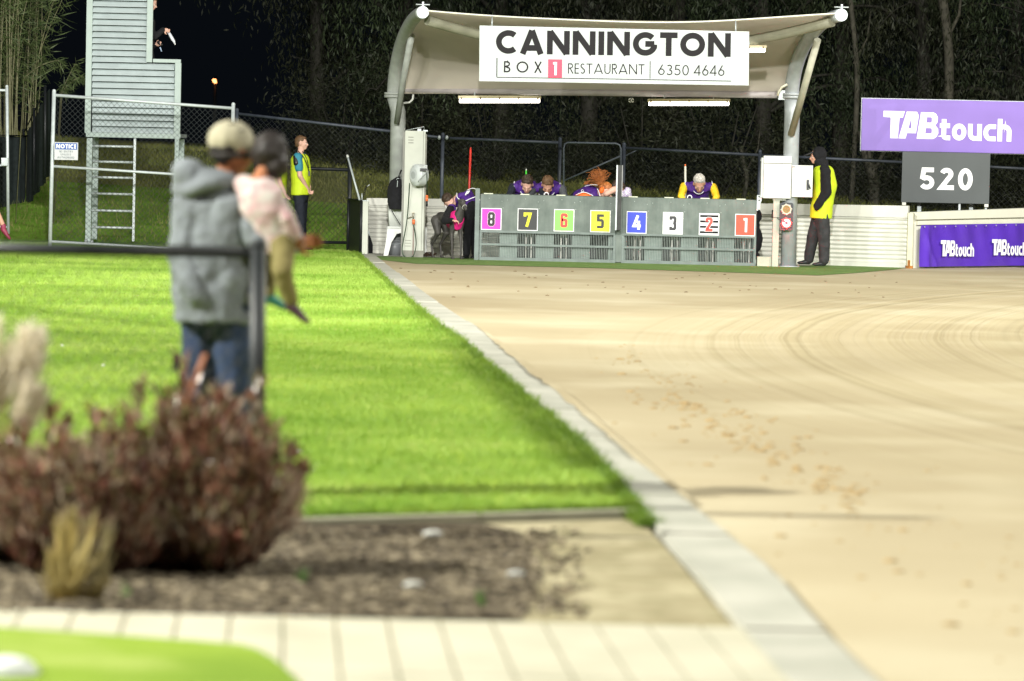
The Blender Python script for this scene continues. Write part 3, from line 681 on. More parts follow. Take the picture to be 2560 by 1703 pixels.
# big sign
YG = 52.3
sg = thing('venue_sign', 'long white venue sign with black capitals hung under the curved shelter roof', 'sign', at(1535, 140, YG))
a0 = at(1199, 64, YG); a1 = at(1873, 79, YG); c0 = at(1198, 203, YG); c1 = at(1872, 214, YG)
ex = V((a1.x-a0.x, 0, ((a1.z-a0.z)+(c1.z-c0.z))/2)).normalized(); ez = V((-ex.z, 0, ex.x))
Wd = (a1.x-a0.x); HgL = a0.z-c0.z; HgR = a1.z-c1.z
mb = MB(); mb.slab([c0, c1, a1, a0], (0, 1, 0), .03); mb.build('sign_board', M('white sign face', (.38, .42, .415), .4, .03, 2), sg)
def SG(u, v): return at(u, v, YG)
c3 = lambda cx, cy: (950+cx/3.92, cy/3.92)      # crop readings to picture units
c4 = lambda cx, cy: (1500+cx/3.683, cy/3.683)
def word(mb, s, uL, vL, uR, vR, hpx, t, **k):
    a = SG(uL, vL); c = SG(uR, vR); e = (c-a); wd = e.length; e.normalize(); z = V((-e.z, 0, e.x))
    text(mb, s, a, e, z, hpx/FPX*YG, t, width=wd, **k)
mb = MB(); word(mb, 'CANNINGTON', 1239, 134.3, 1827, 142.6, 59, .245, gap=.10); mb.build('headline_lettering', ink, sg)
mb = MB()
for a_ in (('BOX', 1259.5, 181, 1354, 182.6, 28, .13, .5), ('RESTAURANT', 1420, 184, 1611, 186.5, 25.5, .10, .16), ('6350', 1645, 187.5, 1722, 189, 26, .10, .13), ('4646', 1735, 189, 1811, 190, 26, .10, .13)):
    mb = MB(); word(mb, *a_[:7], gap=a_[7]); mb.build('small_lettering', ink, sg)
mb = MB()
def sline(u0, v0, u1, v1, wpx=1.8):
    p, q_ = SG(u0, v0), SG(u1, v1); dd = (q_-p).normalized(); nn_ = V((-dd.z, 0, dd.x))*(wpx/FPX*YG/2); y = V((0, -.0035, 0)); mb.add([p-nn_+y, q_-nn_+y, q_+nn_+y, p+nn_+y], [(0, 1, 2, 3)])
sline(1242.5, 145, 1242, 193, 2.2); sline(1242, 193.4, 1540, 197.8); sline(1540, 197.9, 1828, 203); sline(1625.5, 153, 1625, 197); mb.build('ruled_line', ink, sg)
mb = MB(); p = [SG(1370, 194), SG(1405, 194.6), SG(1405.5, 149), SG(1370.5, 148.4)]; mb.slab([q_+V((0, -.0025, 0)) for q_ in p], (0, -1, 0), .002); mb.build('red_square', M('sign red', (.62, .03, .08), .45, .05), sg)
mb = MB(); word(mb, '1', 1381.5, 188, 1391.5, 188.2, 32.5, .17, lift0=.0065); mb.build('numeral', white_ink, sg)
mb = MB(); mb.tube([SG(1230, 66)+V((0, .05, 0)), SG(1230, 40)+V((0, .1, 0))], .01, 6); mb.tube([SG(1840, 80)+V((0, .05, 0)), SG(1840, 50)+V((0, .1, 0))], .01, 6); mb.build('hanger', galv, sg)

# lamps under the beam
lampbody = M('cream lamp body', (.62, .55, .36), .4, .08, 10)
glow = M('lit tube diffuser', (.9, .9, .85), .4, .0, 3, emit=(1, .93, .82), es=13)
def lamp(u0, v0, u1, v1, Y, lab):
    c = at((u0+u1)/2, (v0+v1)/2, Y); t = thing('tube_light', lab, 'light', c, 'tube lights of the shelter')
    x0, z0, x1, z1 = rect(u0, v0, u1, v1, Y); dz = (at(u1, (v0+v1)/2, Y).z-at(u0, (v0+v1)/2, Y).z)
    sk = lambda x: dz*((x-x0)/(x1-x0)-.5); m = (x1-x0)
    zm = z0+(z1-z0)*.52
    def bar(xa, xb, za, zb, d0, d1):
        m_ = MB(); m_.slab([V((xa, Y+d0, za+sk(xa))), V((xb, Y+d0, za+sk(xb))), V((xb, Y+d0, zb+sk(xb))), V((xa, Y+d0, zb+sk(xa)))], (0, 1, 0), d1-d0); return m_
    bar(x0, x1, zm, z1, 0, .12).build('housing', lampbody, t, bevel=.012)
    bar(x0+.02, x1-.02, z0, zm-.001, .012, .108).build('diffuser', glow, t, bevel=.012)
    mb = MB()
    for k in range(5):
        xx = x0+.05+(m-.1)*k/4; mb.box((xx-.012, Y-.008, zm-.012+sk(xx)), (xx+.012, Y+.002, zm+.028+sk(xx)))
    mb.build('clip', M('brown clip', (.2, .15, .08), .5, .1), t)
    mb = MB()
    for xx in (x0+.25, x1-.25): mb.tube([(xx, Y+.06, z1+sk(xx)-.005), (xx, Y+.06, z1+.05+sk(xx))], .012, 6)
    mb.build('hanger', galv, t)
    return t
lamp(1145, 239, 1353, 257, 56.0, 'lit tube light under the beam, nearer the cream hose cabinet')
lamp(1619, 247, 1826, 264, 55.3, 'lit tube light under the beam, above the older handler in yellow sleeves')
lamp(1760, 113, 1917, 130, 53.2, 'short lit tube light poking out from behind the right end of the venue sign')
t = thing('moth', 'tiny white moth caught in the light left of the right tube light', 'insect', at(1578, 251, 55.2))
mb = MB(); mb.ell(at(1578, 251, 55.2), (.008, .006, .022)); mw = M('moth white', (.8, .8, .8), .6, .05); mb.build('body', mw, t)
for s1 in (-1, 1):
    for s2 in (-1, 1):
        mb = MB(); mb.ell(at(1578+s1*4, 251+s2*3.4, 55.2), (.022, .003, .009), Matrix.Rotation(-s1*s2*.7, 3, 'Y')); mb.build('wing', mw, t)

# ================================================================== STARTING BOXES
YB = 55.0
X0 = at(1199, 570, YB).x; X1 = at(1891, 580, YB).x; ZT = .99; YBk = 55.93
bx = thing('starting_boxes', 'row of eight grey green greyhound starting boxes with coloured number boards', 'starting box', ((X0+X1)/2, YB+.4, 0))
zP = at(1540, 586.5, YB).z; zM = at(1540, 618, YB).z
Xc = at(1547, 590, YB).x       # middle post
mb = MB(); mb.box((X0, YB, zP), (Xc-.045, YB+.03, ZT)); mb.build('front_panel', boxgreen, bx, bevel=.006)
mb = MB(); mb.box((Xc+.045, YB, zP-.01), (X1, YB+.03, ZT)); mb.build('front_panel', boxgreen, bx, bevel=.006)
mb = MB(); mb.box((Xc-.043, YB-.004, .02), (Xc+.043, YB+.05, ZT-.01)); mb.build('middle_post', boxgreen, bx)
mb = MB(); mb.box((X0+.0, YB+.032, ZT-.03), (X1, YBk, ZT-.002)); mb.build('lid', boxgreen, bx)
step = (1837.6-1203)/7
nb_t = boxgreen.node_tree; nn1 = nb_t.nodes; bs = nn1['Principled BSDF']; tc_ = nn1.new('ShaderNodeTexCoord'); mp_ = nn1.new('ShaderNodeMapping'); mp_.inputs['Scale'].default_value = (14, 14, 1.6); n1_ = nn1.new('ShaderNodeTexNoise'); n1_.inputs['Scale'].default_value = 1.2; n1_.inputs['Detail'].default_value = 6
rp_ = nn1.new('ShaderNodeValToRGB'); rp_.color_ramp.elements[0].position = .42; rp_.color_ramp.elements[0].color = (.62, .66, .62, 1); rp_.color_ramp.elements[1].position = .56; rp_.color_ramp.elements[1].color = (1, 1, 1, 1)
mx_ = nn1.new('ShaderNodeMix'); mx_.data_type = 'RGBA'; mx_.blend_type = 'MULTIPLY'; mx_.inputs[0].default_value = .28; src_ = bs.inputs['Base Color'].links[0].from_socket
nb_t.links.new(tc_.outputs['Object'], mp_.inputs[0]); nb_t.links.new(mp_.outputs[0], n1_.inputs[0]); nb_t.links.new(n1_.outputs[0], rp_.inputs[0]); nb_t.links.new(src_, mx_.inputs[6]); nb_t.links.new(rp_.outputs[0], mx_.inputs[7]); nb_t.links.new(mx_.outputs[2], bs.inputs['Base Color'])
framem = M('box frame steel', (.13, .16, .15), .45, .15, 8, .1, 60, metal=.2)
mb = MB()
for (xa, xb) in ((X0, Xc-.045), (Xc+.045, X1)):
    mb.box((xa, YB+.001, .005), (xb, YB+.04, .055)); mb.box((xa, YB-.003, zM-.016), (xb, YB+.02, zM+.016))
    mb.box((xa, YB+.001, .056), (xa+.035, YB+.035, zP-.012)); mb.box((xb-.035, YB+.001, .056), (xb, YB+.035, zP-.012)); mb.box((xa, YB-.004, zP-.012), (xb, YB+.0, zP+.02))
mb.build('frame', framem, bx)
for k in range(7):
    u0 = 1203+step*(7-k); xa = at(u0-2, 620, YB).x; xb = at(u0+48, 620, YB).x
    mb = MB(); mb.box((xa, YBk-.03, .02), (xb, YBk-.01, ZT-.04)); mb.build('dark_backing', blackpaint, bx)  # black panel added so the bay behind the bars stays dark
gb = M('grille bars', (.27, .31, .29), .45, .1, 10, metal=.2)
for (xa, xb) in ((X0+.035, Xc-.08), (Xc+.08, X1-.035)):
    mb = MB(); xx = xa+.012
    while xx < xb-.006:
        mb.tube([(xx, YB+.026, .05), (xx, YB+.026, zP+.0)], .0042, 6, False); xx += .0246
    mb.build('grille', gb, bx)
# inner divider panels and side walls
for k in range(8):
    u0 = 1203+step*(7-k); xa = at(u0+46, 620, YB).x; xb = at(u0+step-1, 620, YB).x
    if k == 0: xb = X1-.01; xa = X1-.035
    mb = MB(); mb.box((xa, YB+.10, .02), (xb, YBk-.02, ZT-.04)); mb.build('divider', M('inner panel', (.17, .22, .20), .5, .15, 5), bx)
mb = MB(); mb.box((X0+.001, YB+.045, .01), (X0+.02, YBk, ZT-.035)); mb.build('side_panel', boxgreen, bx)
# end post (left) and bracket (right)
x0, z0, x1, z1 = rect(1187, 471, 1198, 652, YB-.03)
mb = MB(); mb.box((x0, YB-.04, 0), (x1, YB+.05, z1)); mb.build('end_post', framem, bx)
x0, z0, x1, z1 = rect(1892, 488, 1904, 527, YB-.02)
mb = MB(); mb.prism([V((x0, YB-.03, z0)), V((x0+.02, YB-.03, z0)), V((x1, YB-.03, z1-.07)), V((x1, YB-.03, z1)), V((x0, YB-.03, z1))], (0, 1, 0), .03)
mb.build('bracket', galv, bx)
mb = MB()
for v in (492, 501): p = at(1898, v, YB-.035); mb.tube([p, p+V((0, .02, 0))], .013, 8)
mb.build('bolt', blackplastic, bx)
# tabs on top
tabm = M('pale tab', (.62, .64, .5), .4, .05)
for u in (1221, 1312, 1402, 1583, 1673, 1763, 1853):
    x = at(u, 490, YB).x; mb = MB(); mb.box((x-.068, YB+.0, ZT+.001), (x+.068, YB+.05, ZT+.014)); mb.build('tab', tabm, bx)
# rivets
mb = MB()
for k in range(8):
    for (dx, dz) in ((.36, -.1), (.38, -.2), (.36, -.3), (.30, -.42), (.15, -.06), (.45, -.08)):
        x = X0+k*.54+dx*.9
        if x < X1-.02 and abs(x-Xc) > .06: mb.ell((x, YB-.001, ZT+dz), (.007, .004, .007), None, 8, 6)
mb.build('rivets', M('pale rivet', (.34, .38, .36), .4, .1), bx)
# divider board standing proud
t = thing('divider_board', 'tall narrow black board standing proud of the middle of the starting boxes', 'board', at(1547, 575, YB-.1))
x0, z0, x1, z1 = rect(1540.5, 413, 1553, 575, YB-.06)
mb = MB(); mb.slab([V((x0, YB-.32, z0)), V((x1, YB-.32, z0)), V((x1, YB-.32, z1)), V((x0, YB-.32, z1))], (0, 1, 0), .31); mb.build('board', M('black ply', (.016, .018, .016), .5, .5, 12), t)
mb = MB(); mb.box((x0-.012, YB-.325, z0), (x0+.008, YB-.322, z1)); mb.box((x0-.013, YB-.322, z0), (x0-.001, YB-.25, z1)); mb.build('edge_strip', galv_light, t)
mb = MB(); mb.box((x1-.004, YB-.326, z0+.5), (x1+.006, YB-.25, z1)); mb.build('back_strip', M('grey strip', (.3, .3, .3), .5), t)
# number boards (fixed to the boxes: parts of the row)
nums = [('8', 1203, 520.6, 1253.7, 575, (.78, .02, .42), (.015, .01, .015), True), ('7', 1293.9, 521.6, 1344.6, 577, (.016, .016, .018), (.80, .74, .02), False),
        ('6', 1384.7, 523.5, 1435.4, 579, (.20, .62, .10), (.72, .06, .045), False), ('5', 1475.6, 526, 1526.3, 581, (.80, .74, .02), (.03, .03, .03), False),
        ('4', 1566.3, 528.7, 1616.7, 584, (.02, .045, .55), (.8, .82, .85), False), ('3', 1657, 530.7, 1707.4, 586, (.72, .74, .76), (.03, .03, .035), False),
        ('2', 1747.5, 533.6, 1798, 588.4, (.74, .76, .78), (.72, .07, .05), False), ('1', 1837.6, 535.5, 1888, 590.4, (.76, .07, .035), (.82, .84, .86), False)]
for (c, u0, v0, u1, v1, bgc, fgc, ol) in nums:
    x0, z0, x1, z1 = rect(u0, v0, u1, v1, YB-.006)
    mb = MB(); mb.box((x0, YB-.010, z0), (x1, YB-.005, z1)); pl = mb.build('number_board', white_ink, bx, {'8': 'magenta board numbered 8', '7': 'black board with yellow 7', '6': 'green board with red 6', '5': 'yellow board with black 5', '4': 'blue board with white 4', '3': 'white board with black 3', '2': 'black and white striped board with red 2', '1': 'red board with white 1'}[c])
    m_ = .011; mb = MB(); mb.box((x0+m_, YB-.012, z0+m_), (x1-m_, YB-.0102, z1-m_)); mb.build('colour_field', M('board face '+c, bgc, .4, .03, 5), pl)
    if c == '2':
        mb = MB(); hh = (z1-z0)
        for k in range(4):
            zz = z1-.028-k*(hh-.05)/3.45-.03; mb.box((x0+.014, YB-.0128, zz), (x1-.014, YB-.0121, zz+.032))
        mb.build('stripes', ink, pl)
    hgt = (z1-z0)*.64; wd = {'1': .058, '7': .118, '4': .125, '2': .108}.get(c, .105)
    xm = (x0+x1)/2; org = V((xm-wd/2, YB-.0125, z0+(z1-z0)*.18))
    if ol:
        mb = MB(); text(mb, c, org-V((.006, 0, .006)), (1, 0, 0), (0, 0, 1), hgt+.012, .245, width=wd+.012, sq=True, lift0=.0005); mb.build('numeral_outline', white_ink, pl)
    if c == '2':
        mb = MB(); text(mb, c, org-V((.006, 0, .006)), (1, 0, 0), (0, 0, 1), hgt+.012, .245, width=wd+.012, sq=True, lift0=.0008); mb.build('numeral_outline', white_ink, pl)
    mb = MB(); text(mb, c, org, (1, 0, 0), (0, 0, 1), hgt, .19 if c != '1' else .17, width=wd, sq=True, lift0=.006 if (ol or c == '2') else .0015); mb.build('numeral', M('digit '+c, fgc, .5, .03), pl)

# ================================================================== LEFT END: hose cabinet, chair, bag, short fence
YC = 55.7
x0, z0, x1, z1 = rect(1009.5, 327, 1061, 646, YC)
hc = thing('hose_cabinet', 'tall narrow cream steel cabinet with a hose reel on its front', 'cabinet', ((x0+x1)/2, YC, 0))
mb = MB(); mb.box((x0, YC, 0.01), (x1, YC+.33, z1)); mb.build('cabinet_body', beige, hc, bevel=.006)
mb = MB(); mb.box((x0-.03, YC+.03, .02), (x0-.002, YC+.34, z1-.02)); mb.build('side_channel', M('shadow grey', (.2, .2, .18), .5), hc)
mb = MB(); mb.box((x1-.035, YC-.006, .02), (x1-.028, YC-.001, z1-.01)); mb.box((x1+.001, YC+.02, .06), (x1+.018, YC+.3, z1-.05))
for k, v in enumerate((343, 350, 357)): a = at(1017, v, YC).z; mb.box((x0+.05, YC-.006, a-.006), (x0+.13, YC-.001, a+.006))
for v in (601, 608, 615): a = at(1017, v, YC).z; mb.box((x0+.03, YC-.006, a-.005), (x0+.12, YC-.001, a+.003))
mb.build('louvres', M('vent slots', (.2, .2, .17), .5), hc)
mb = MB(); mb.box((x0+.0, YC-.008, .01), (x1+.0, YC-.001, .11)); mb.build('kick_plate', M('dull plate', (.2, .2, .17), .6, .2, 8), hc)
mb = MB(); mb.tube([at(1014, 326, YC), at(1060, 317, YC), at(1060, 328, YC)], .006, 6); mb.box(at(1044, 322, YC), at(1053, 328, YC)+V((0, .05, 0))); mb.box(at(1058, 325, YC), at(1069, 329, YC)+V((0, .04, 0))); mb.build('top_bracket', galv, hc)
# reel
rl = thing('hose_reel', 'round white plastic hose reel with a slot, mounted on the cream cabinet', 'hose reel', at(1045, 438, YC-.1))
c = at(1044, 438, YC-.14)
mb = MB(); ax = V((-.82, -.57, 0)).normalized()
for (o0, o1, r0, r1) in ((-.09, -.07, .13, .165), (-.07, .06, .165, .165), (.06, .09, .165, .12), (.09, .1, .12, .1)):
    mb.tube([c+ax*o0+V((.02, 0, 0)), c+ax*o1+V((.02, 0, 0))], [r0, r1], 28)
mb.box(c+V((-.0, -.03, -.0)), c+V((.145, .1, .155)))
reelm = M('white reel plastic', (.58, .62, .62), .3, .05, 5)
o = blob(mb, 'reel_housing', reelm, rl, .008, 3)
mb = MB(); mb.tube([c+ax*.1+V((.02, 0, 0)), c+ax*.108+V((.02, 0, 0))], .055, 20); mb.build('hub', M('grey hub', (.4, .43, .43), .4), rl)
mb = MB(); mb.box(at(1050, 421, YC-.33), at(1069, 428, YC-.30)); mb.build('slot', blackplastic, rl)
mb = MB(); mb.tube([at(1066, 425, YC-.33), at(1066, 432, YC-.35), at(1047, 452, YC-.33), at(1046, 455, YC-.30)], .007, 6); mb.build('strap', M('grey strap', (.3, .32, .32), .5), rl)
hosem = M('dark green hose', (.02, .045, .02), .35, .2, 20)
hz = thing('garden_hose', 'dark green hose hanging in a long loop down the cream cabinet from reel to tap', 'hose', at(1030, 640, YC-.06))
pts = [at(1024, 458, YC-.12), at(1021, 510, YC-.06), at(1016, 560, YC-.06), at(1007, 610, YC-.07), at(1006, 630, YC-.08), at(1012, 642, YC-.09), at(1024, 645, YC-.1), at(1034, 638, YC-.09), at(1040, 615, YC-.07), at(1039, 590, YC-.06), at(1034, 562, YC-.06)]
def smooth_path(P, n=6):
    out = []
    for i in range(len(P)-1):
        p0 = P[max(i-1, 0)]; p1 = P[i]; p2 = P[i+1]; p3 = P[min(i+2, len(P)-1)]
        for k in range(n):
            t = k/n; out.append(.5*((2*p1)+(-p0+p2)*t+(2*p0-5*p1+4*p2-p3)*t*t+(-p0+3*p1-3*p2+p3)*t*t*t))
    return out+[P[-1]]
mb = MB(); mb.tube(smooth_path(pts), .0085, 8); mb.build('hose', hosem, hz)
mb = MB(); mb.tube([at(1067, 430, YC-.3), at(1068, 490, YC-.1)], .0085, 8); mb.build('hose', hosem, hz)
orange = M('orange connector', (.72, .16, .05), .4, .05)
mb = MB(); mb.tube([at(1067, 488, YC-.1), at(1067, 493, YC-.1)], .02, 8); mb.tube([at(1067, 493, YC-.1), at(1067, 503, YC-.1)], .022, 8); mb.build('connector', orange, hz)
mb = MB(); mb.tube([at(1067, 503.5, YC-.1), at(1067, 516, YC-.1)], .016, 8); mb.build('nozzle', blackplastic, hz)
mb = MB(); mb.tube([at(1034, 549, YC-.06), at(1034, 561, YC-.06)], .022, 8); mb.build('connector', orange, hz)
tp_ = thing('water_tap', 'brass water tap on a thin riser fixed to the front of the cream cabinet', 'tap', at(1033, 560, YC-.05))
brass = M('dull brass', (.35, .33, .26), .4, .1, metal=.6)
mb = MB(); mb.tube([at(1033, 548, YC-.06), at(1033, 532, YC-.06)], .012, 8); mb.box(at(1029, 533, YC-.07), at(1037, 531, YC-.05)); mb.tube([at(1020, 546, YC-.02), at(1033, 540, YC-.05)], .008, 6); mb.build('spout', brass, tp_)
mb = MB(); mb.box(at(1031, 642, YC-.03), at(1035, 562, YC-.01)); mb.build('riser', M('brown riser', (.2, .12, .1), .5), tp_)

# white plastic chair with backrest to the camera, partly behind the cabinet
ch = thing('plastic_chair', 'white moulded plastic chair seen from behind, half hidden by the cream cabinet', 'chair', (at(985, 640, 56.05).x, 56.05, 0))
cw = M('white chair plastic', (.66, .68, .66), .35, .05, 6)
ca = at(962, 640, 56.05).x; cb = at(1066, 640, 56.05).x; cm = (ca+cb)/2
mb = MB(); zs = .44
# back legs panel: arch
outer = [(ca-.02, 0), (ca+.05, zs), (cb-.05, zs), (cb+.02, 0), (cb-.04, 0), (cb-.10, .22), (cb-.17, .34), (cm, .385), (ca+.17, .34), (ca+.09, .22), (ca+.045, 0)]
mb = MB(); 
for i in range(3):   # legs and arch as convex pieces
    pass
L1 = [(ca-.02, 0), (ca+.045, 0), (ca+.10, .22), (ca+.17, .34), (ca+.14, zs), (ca+.04, zs), (ca+.01, .2)]
L2 = [(2*cm-x, z) for x, z in reversed(L1)]
T1 = [(ca+.165, .345), (cm, .385), (2*cm-ca-.165, .345), (2*cm-ca-.14, zs), (ca+.14, zs)]
for P_ in (L1, L2): m1 = MB(); m1.prism([V((x, 56.02, z)) for x, z in P_], (0, 1, 0), .03); m1.build('leg', cw, ch)
m1 = MB(); m1.prism([V((x, 56.02, z)) for x, z in T1], (0, 1, 0), .03); m1.build('arch_rail', cw, ch)
for xx in (ca+.03, cb-.03): m1 = MB(); m1.limb((xx, 56.5, .0), .02, (xx, 56.45, .43), .025); m1.build('leg', cw, ch)
m1 = MB(); m1.box((ca+.03, 56.0, .43), (cb-.03, 56.5, .46)); m1.build('seat', cw, ch, bevel=.012)
m1 = MB(); m1.loft([((cm, 56.03, .46), (cb-cm-.05, 0, 0), (0, .015, 0)), ((cm, 56.0, .7), (cb-cm-.035, 0, 0), (0, .015, 0)), ((cm, 55.96, .86), (cb-cm-.06, 0, 0), (0, .015, 0))]); m1.build('backrest', cw, ch)
# jacket / bag over it
jk = thing('black_bag', 'black cloth bag hanging by its strap from the back of the white plastic chair', 'bag', at(985, 520, 55.9))
mb = MB(); yb = 55.86
secs = [(at(989, 524, yb), (.10, 0, 0), (0, .03, 0)), (at(987, 505, yb), (.115, 0, 0), (0, .05, 0)), (at(986, 470, yb), (.11, 0, 0), (0, .05, 0)), (at(990, 452, yb), (.085, 0, 0), (0, .03, 0)), (at(996, 442, yb), (.03, 0, 0), (0, .01, 0))]
mb.loft(secs); blob(mb, 'bag_body', darkcloth, jk, .01, 2, .02, .06)
mb = MB(); mb.tube([at(996, 446, yb), at(999, 436, yb), at(1003, 426, yb+.05)], .012, 6); mb.tube([at(974, 514, yb-.01), at(984, 535, yb-.03), at(1001, 563, yb)], .007, 6); mb.build('strap', blackplastic, jk)
mb = MB(); mb.tube([at(991, 450, yb-.04), at(993, 446, yb-.05), at(998, 447, yb-.05)], .005, 6); mb.tube([at(994, 452, yb-.05), at(993, 468, yb-.06)], .006, 6); mb.build('clip', galv_light, jk)
bk = thing('bucket', 'dark grey plastic bucket on the ground under the white chair', 'bucket', (at(988, 640, 56.2).x, 56.25, 0))
xx = at(987, 640, 56.2).x; mb = MB(); mb.tube([(xx, 56.25, .015), (xx, 56.25, .24)], [.10, .125], 18); mb.tube([(xx, 56.25, .225), (xx, 56.25, .25)], .132, 18); mb.build('pail', M('grey plastic', (.16, .17, .18), .4, .05), bk)
mb = MB(); mb.tube([V((xx+.13*math.cos(a), 56.25-.13*math.sin(a)*.9, .24-.05*math.sin(a))) for a in [PI*i/10 for i in range(11)]], .004, 6); mb.build('handle', galv, bk)

# short black panel gate + cream post + leaning pole + spring
fp = thing('cream_post', 'short square cream post at the far end of the concrete strip', 'post', (at(912, 640, 56.3).x, 56.3, 0))
x0, z0, x1, z1 = rect(905.5, 503, 920, 645, 56.3); mb = MB(); mb.box((x0, 56.3, 0), (x1, 56.42, z1)); mb.build('post_shaft', beige, fp, bevel=.006)
mb = MB(); mb.box((x0-.004, 56.29, z1+.001), (x1+.004, 56.43, z1+.012)); mb.build('post_cap', galv, fp)
pg = thing('panel_gate', 'narrow black panelled gate standing open left of the short cream post', 'gate', (at(888, 640, 57).x, 57, 0))
for k, (u, Yk) in enumerate(((873, 58.4), (884, 57.8), (895, 57.2))):
    a = at(u-5, 640, Yk); b_ = at(u+6, 640, Yk-.55); zt_ = at(u, 500, Yk).z
    mb = MB(); mb.slab([V((a.x, Yk, .02)), V((b_.x, Yk-.55, .02)), V((b_.x, Yk-.55, zt_)), V((a.x, Yk, zt_))], (.9, .2, 0), .02); mb.build('panel', blackpaint, pg)
mb = MB(); mb.tube([at(870, 498, 58.2)-V((0, 0, .0)), at(903, 500, 56.5)], .015, 6)
for u, Yk in ((872, 58.3), (904, 56.6)): p = at(u, 500, Yk); mb.tube([(p.x, Yk, 0), (p.x, Yk, p.z)], .025, 8)
mb.build('gate_frame', blackpaint, pg)
lp = thing('leaning_pole', 'long white pole leaning up and left from the short cream post', 'pole', at(898, 495, 56.35))
mb = MB(); mb.tube([at(899, 500, 56.35), at(869, 391, 56.7)], .016, 8); mb.build('shaft', galv_light, lp)
mb = MB(); mb.tube([at(870, 394, 56.69), at(868, 388, 56.71)], .019, 8); mb.build('end_cap', whitepaint, lp)
sp = thing('spring_latch', 'black coiled spring stretched up from the top of the short cream post', 'spring', at(908, 498, 56.3))
P_ = []
for i in range(60):
    t = i/59; c_ = at(906+11*t, 497-33*t, 56.35); P_.append(c_+V((.014*math.cos(t*44), .014*math.sin(t*44), 0)))
mb = MB(); mb.tube(P_, .005, 5); mb.build('coil', blackplastic, sp); mb = MB(); mb.tube([at(905, 500, 56.34), at(905, 484, 56.34)], .01, 6); mb.tube([at(918, 466, 56.35), at(924, 462, 56.35)], .009, 6); mb.build('hook', galv_light, sp)
pd = thing('black_pad', 'black rubber pad leaning on the wall between the cream post and the chair', 'pad', at(926, 640, 56.6))
mb = MB(); mb.prism([at(921, 585, 56.8), at(925, 590, 56.8), at(932, 612, 56.7), at(931.5, 639, 56.6), at(921, 639, 56.6)], (0, 1, 0), .04); mb.build('pad_face', darkcloth, pd)
mb = MB(); mb.tube([at(921, 576, 56.8), at(924, 590, 56.8)], .008, 6); mb.build('handle', galv_light, pd)
# bundle of leads
mb = MB()
for i in range(26):
    a = at(random.uniform(1052, 1086), random.uniform(640, 645), 55.9); b_ = a+V((random.gauss(0, .06), random.gauss(0, .05), 0)); a.z = random.uniform(.02, .05); b_.z = random.uniform(.02, .07)
    mb.tube(smooth_path([a, (a+b_)/2+V((0, 0, random.uniform(.01, .04))), b_], 4), .009, 5)
tag(mb.build('lead_bundle', M('brown leather', (.05, .028, .018), .6, .3, 20)), 'tangle of brown leather leads on the ground right of the cream cabinet', 'lead')
for (ua, va, ub_, vb, Yk, r, mt, nm, lb, capm) in (
    (1173, 476, 1176.5, 374, 56.5, .018, M('red paint', (.45, .03, .02), .4, .1), 'marker_pole', 'slim red pole standing upright behind the crouching handler', None),
    (1713.5, 470, 1713, 416, 56.75, .017, M('cream pole', (.6, .58, .48), .4, .05), 'marker_pole', 'cream pole end standing behind the older handler in yellow sleeves', orange),
    (1315, 470, 1315.5, 427, 56.7, .013, M('bright green paint', (.08, .6, .06), .4, .05), 'marker_pole', 'bright green pole with white tip behind the dark haired handler', whitepaint)):
    a = at(ua, va, Yk); b_ = at(ub_, vb, Yk); a0_ = V((a.x, Yk, 0)); tt = thing(nm, lb, 'pole', a0_)
    mb = MB(); mb.tube([a0_, a, b_], r, 8); mb.build('shaft', mt, tt)
    mb = MB(); mb.tube([b_, b_+V((0, 0, .03))], r*.7, 8); mb.build('tip', capm or mt, tt)

# ================================================================== RIGHT END: cabinets, post, signal
YE = 54.9
ec = thing('control_cabinet', 'large white steel control cabinet on a cream post, left of the right shelter post', 'cabinet', (at(1940, 660, YE).x, YE, 0))
x0, z0, x1, z1 = rect(1909, 390, 1978, 496.5, YE)
mb = MB(); mb.box((x0, YE, z0), (x1, YE+.25, z1-.115)); mb.build('cabinet_body', whitepaint, ec, bevel=.006)
mb = MB(); mb.box((x0-.004, YE-.004, z1-.11), (x1+.002, YE+.25, z1)); mb.build('lid', whitepaint, ec, bevel=.006)
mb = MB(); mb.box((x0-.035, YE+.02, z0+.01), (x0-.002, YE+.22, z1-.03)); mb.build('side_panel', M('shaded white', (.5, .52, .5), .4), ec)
mb = MB(); mb.ell(at(1903, 401, YE+.1), .012); mb.build('knob', whitepaint, ec)
mb = MB(); x2, _, x3, _ = rect(1931.5, 501, 1947.5, 668, YE+.06); mb.box((x2, YE+.06, 0), (x3, YE+.16, z0-.003)); mb.box((x2-.01, YE+.05, z0-.03), (x3+.09, YE+.17, z0-.004)); mb.build('post', M('grey cream post', (.40, .42, .35), .45, .1, 5), ec, bevel=.004)
mb = MB(); mb.box((at(1894, 650, YE).x, YE+.1, 0.0), (x2-.003, YE+.3, .15)); mb.build('base_box', M('pale olive plate', (.40, .41, .33), .5, .08, 5), ec, bevel=.004)
mb = MB(); zz = at(1940, 545, YE).z; mb.box((x2-.002, YE+.056, zz), (x3+.002, YE+.0595, zz+.008)); mb.tube([at(1943, 545, YE+.04), at(1950, 551, YE+.04)], .005, 5); mb.tube([at(1931, 525, YE+.06), at(1931, 545, YE+.06)], .012, 6); mb.build('cable_clips', blackplastic, ec)
sc2 = thing('switch_cabinet', 'smaller white cabinet with a black latch beside the man in the yellow vest', 'cabinet', at(2004, 493, YE+.1))
x0, z0, x1, z1 = rect(1979, 413.5, 2031, 493, YE+.1)
mb = MB(); mb.box((x0, YE+.05, z0), (x1, YE+.075, z1)); mb.build('door', M('bright enamel', (.62, .63, .59), .35, .04), sc2, bevel=.005)
mb = MB(); mb.box((x0+.01, YE+.08, z0+.005), (x0+.2, YE+.3, z1-.005)); mb.build('cabinet_body', whitepaint, sc2)
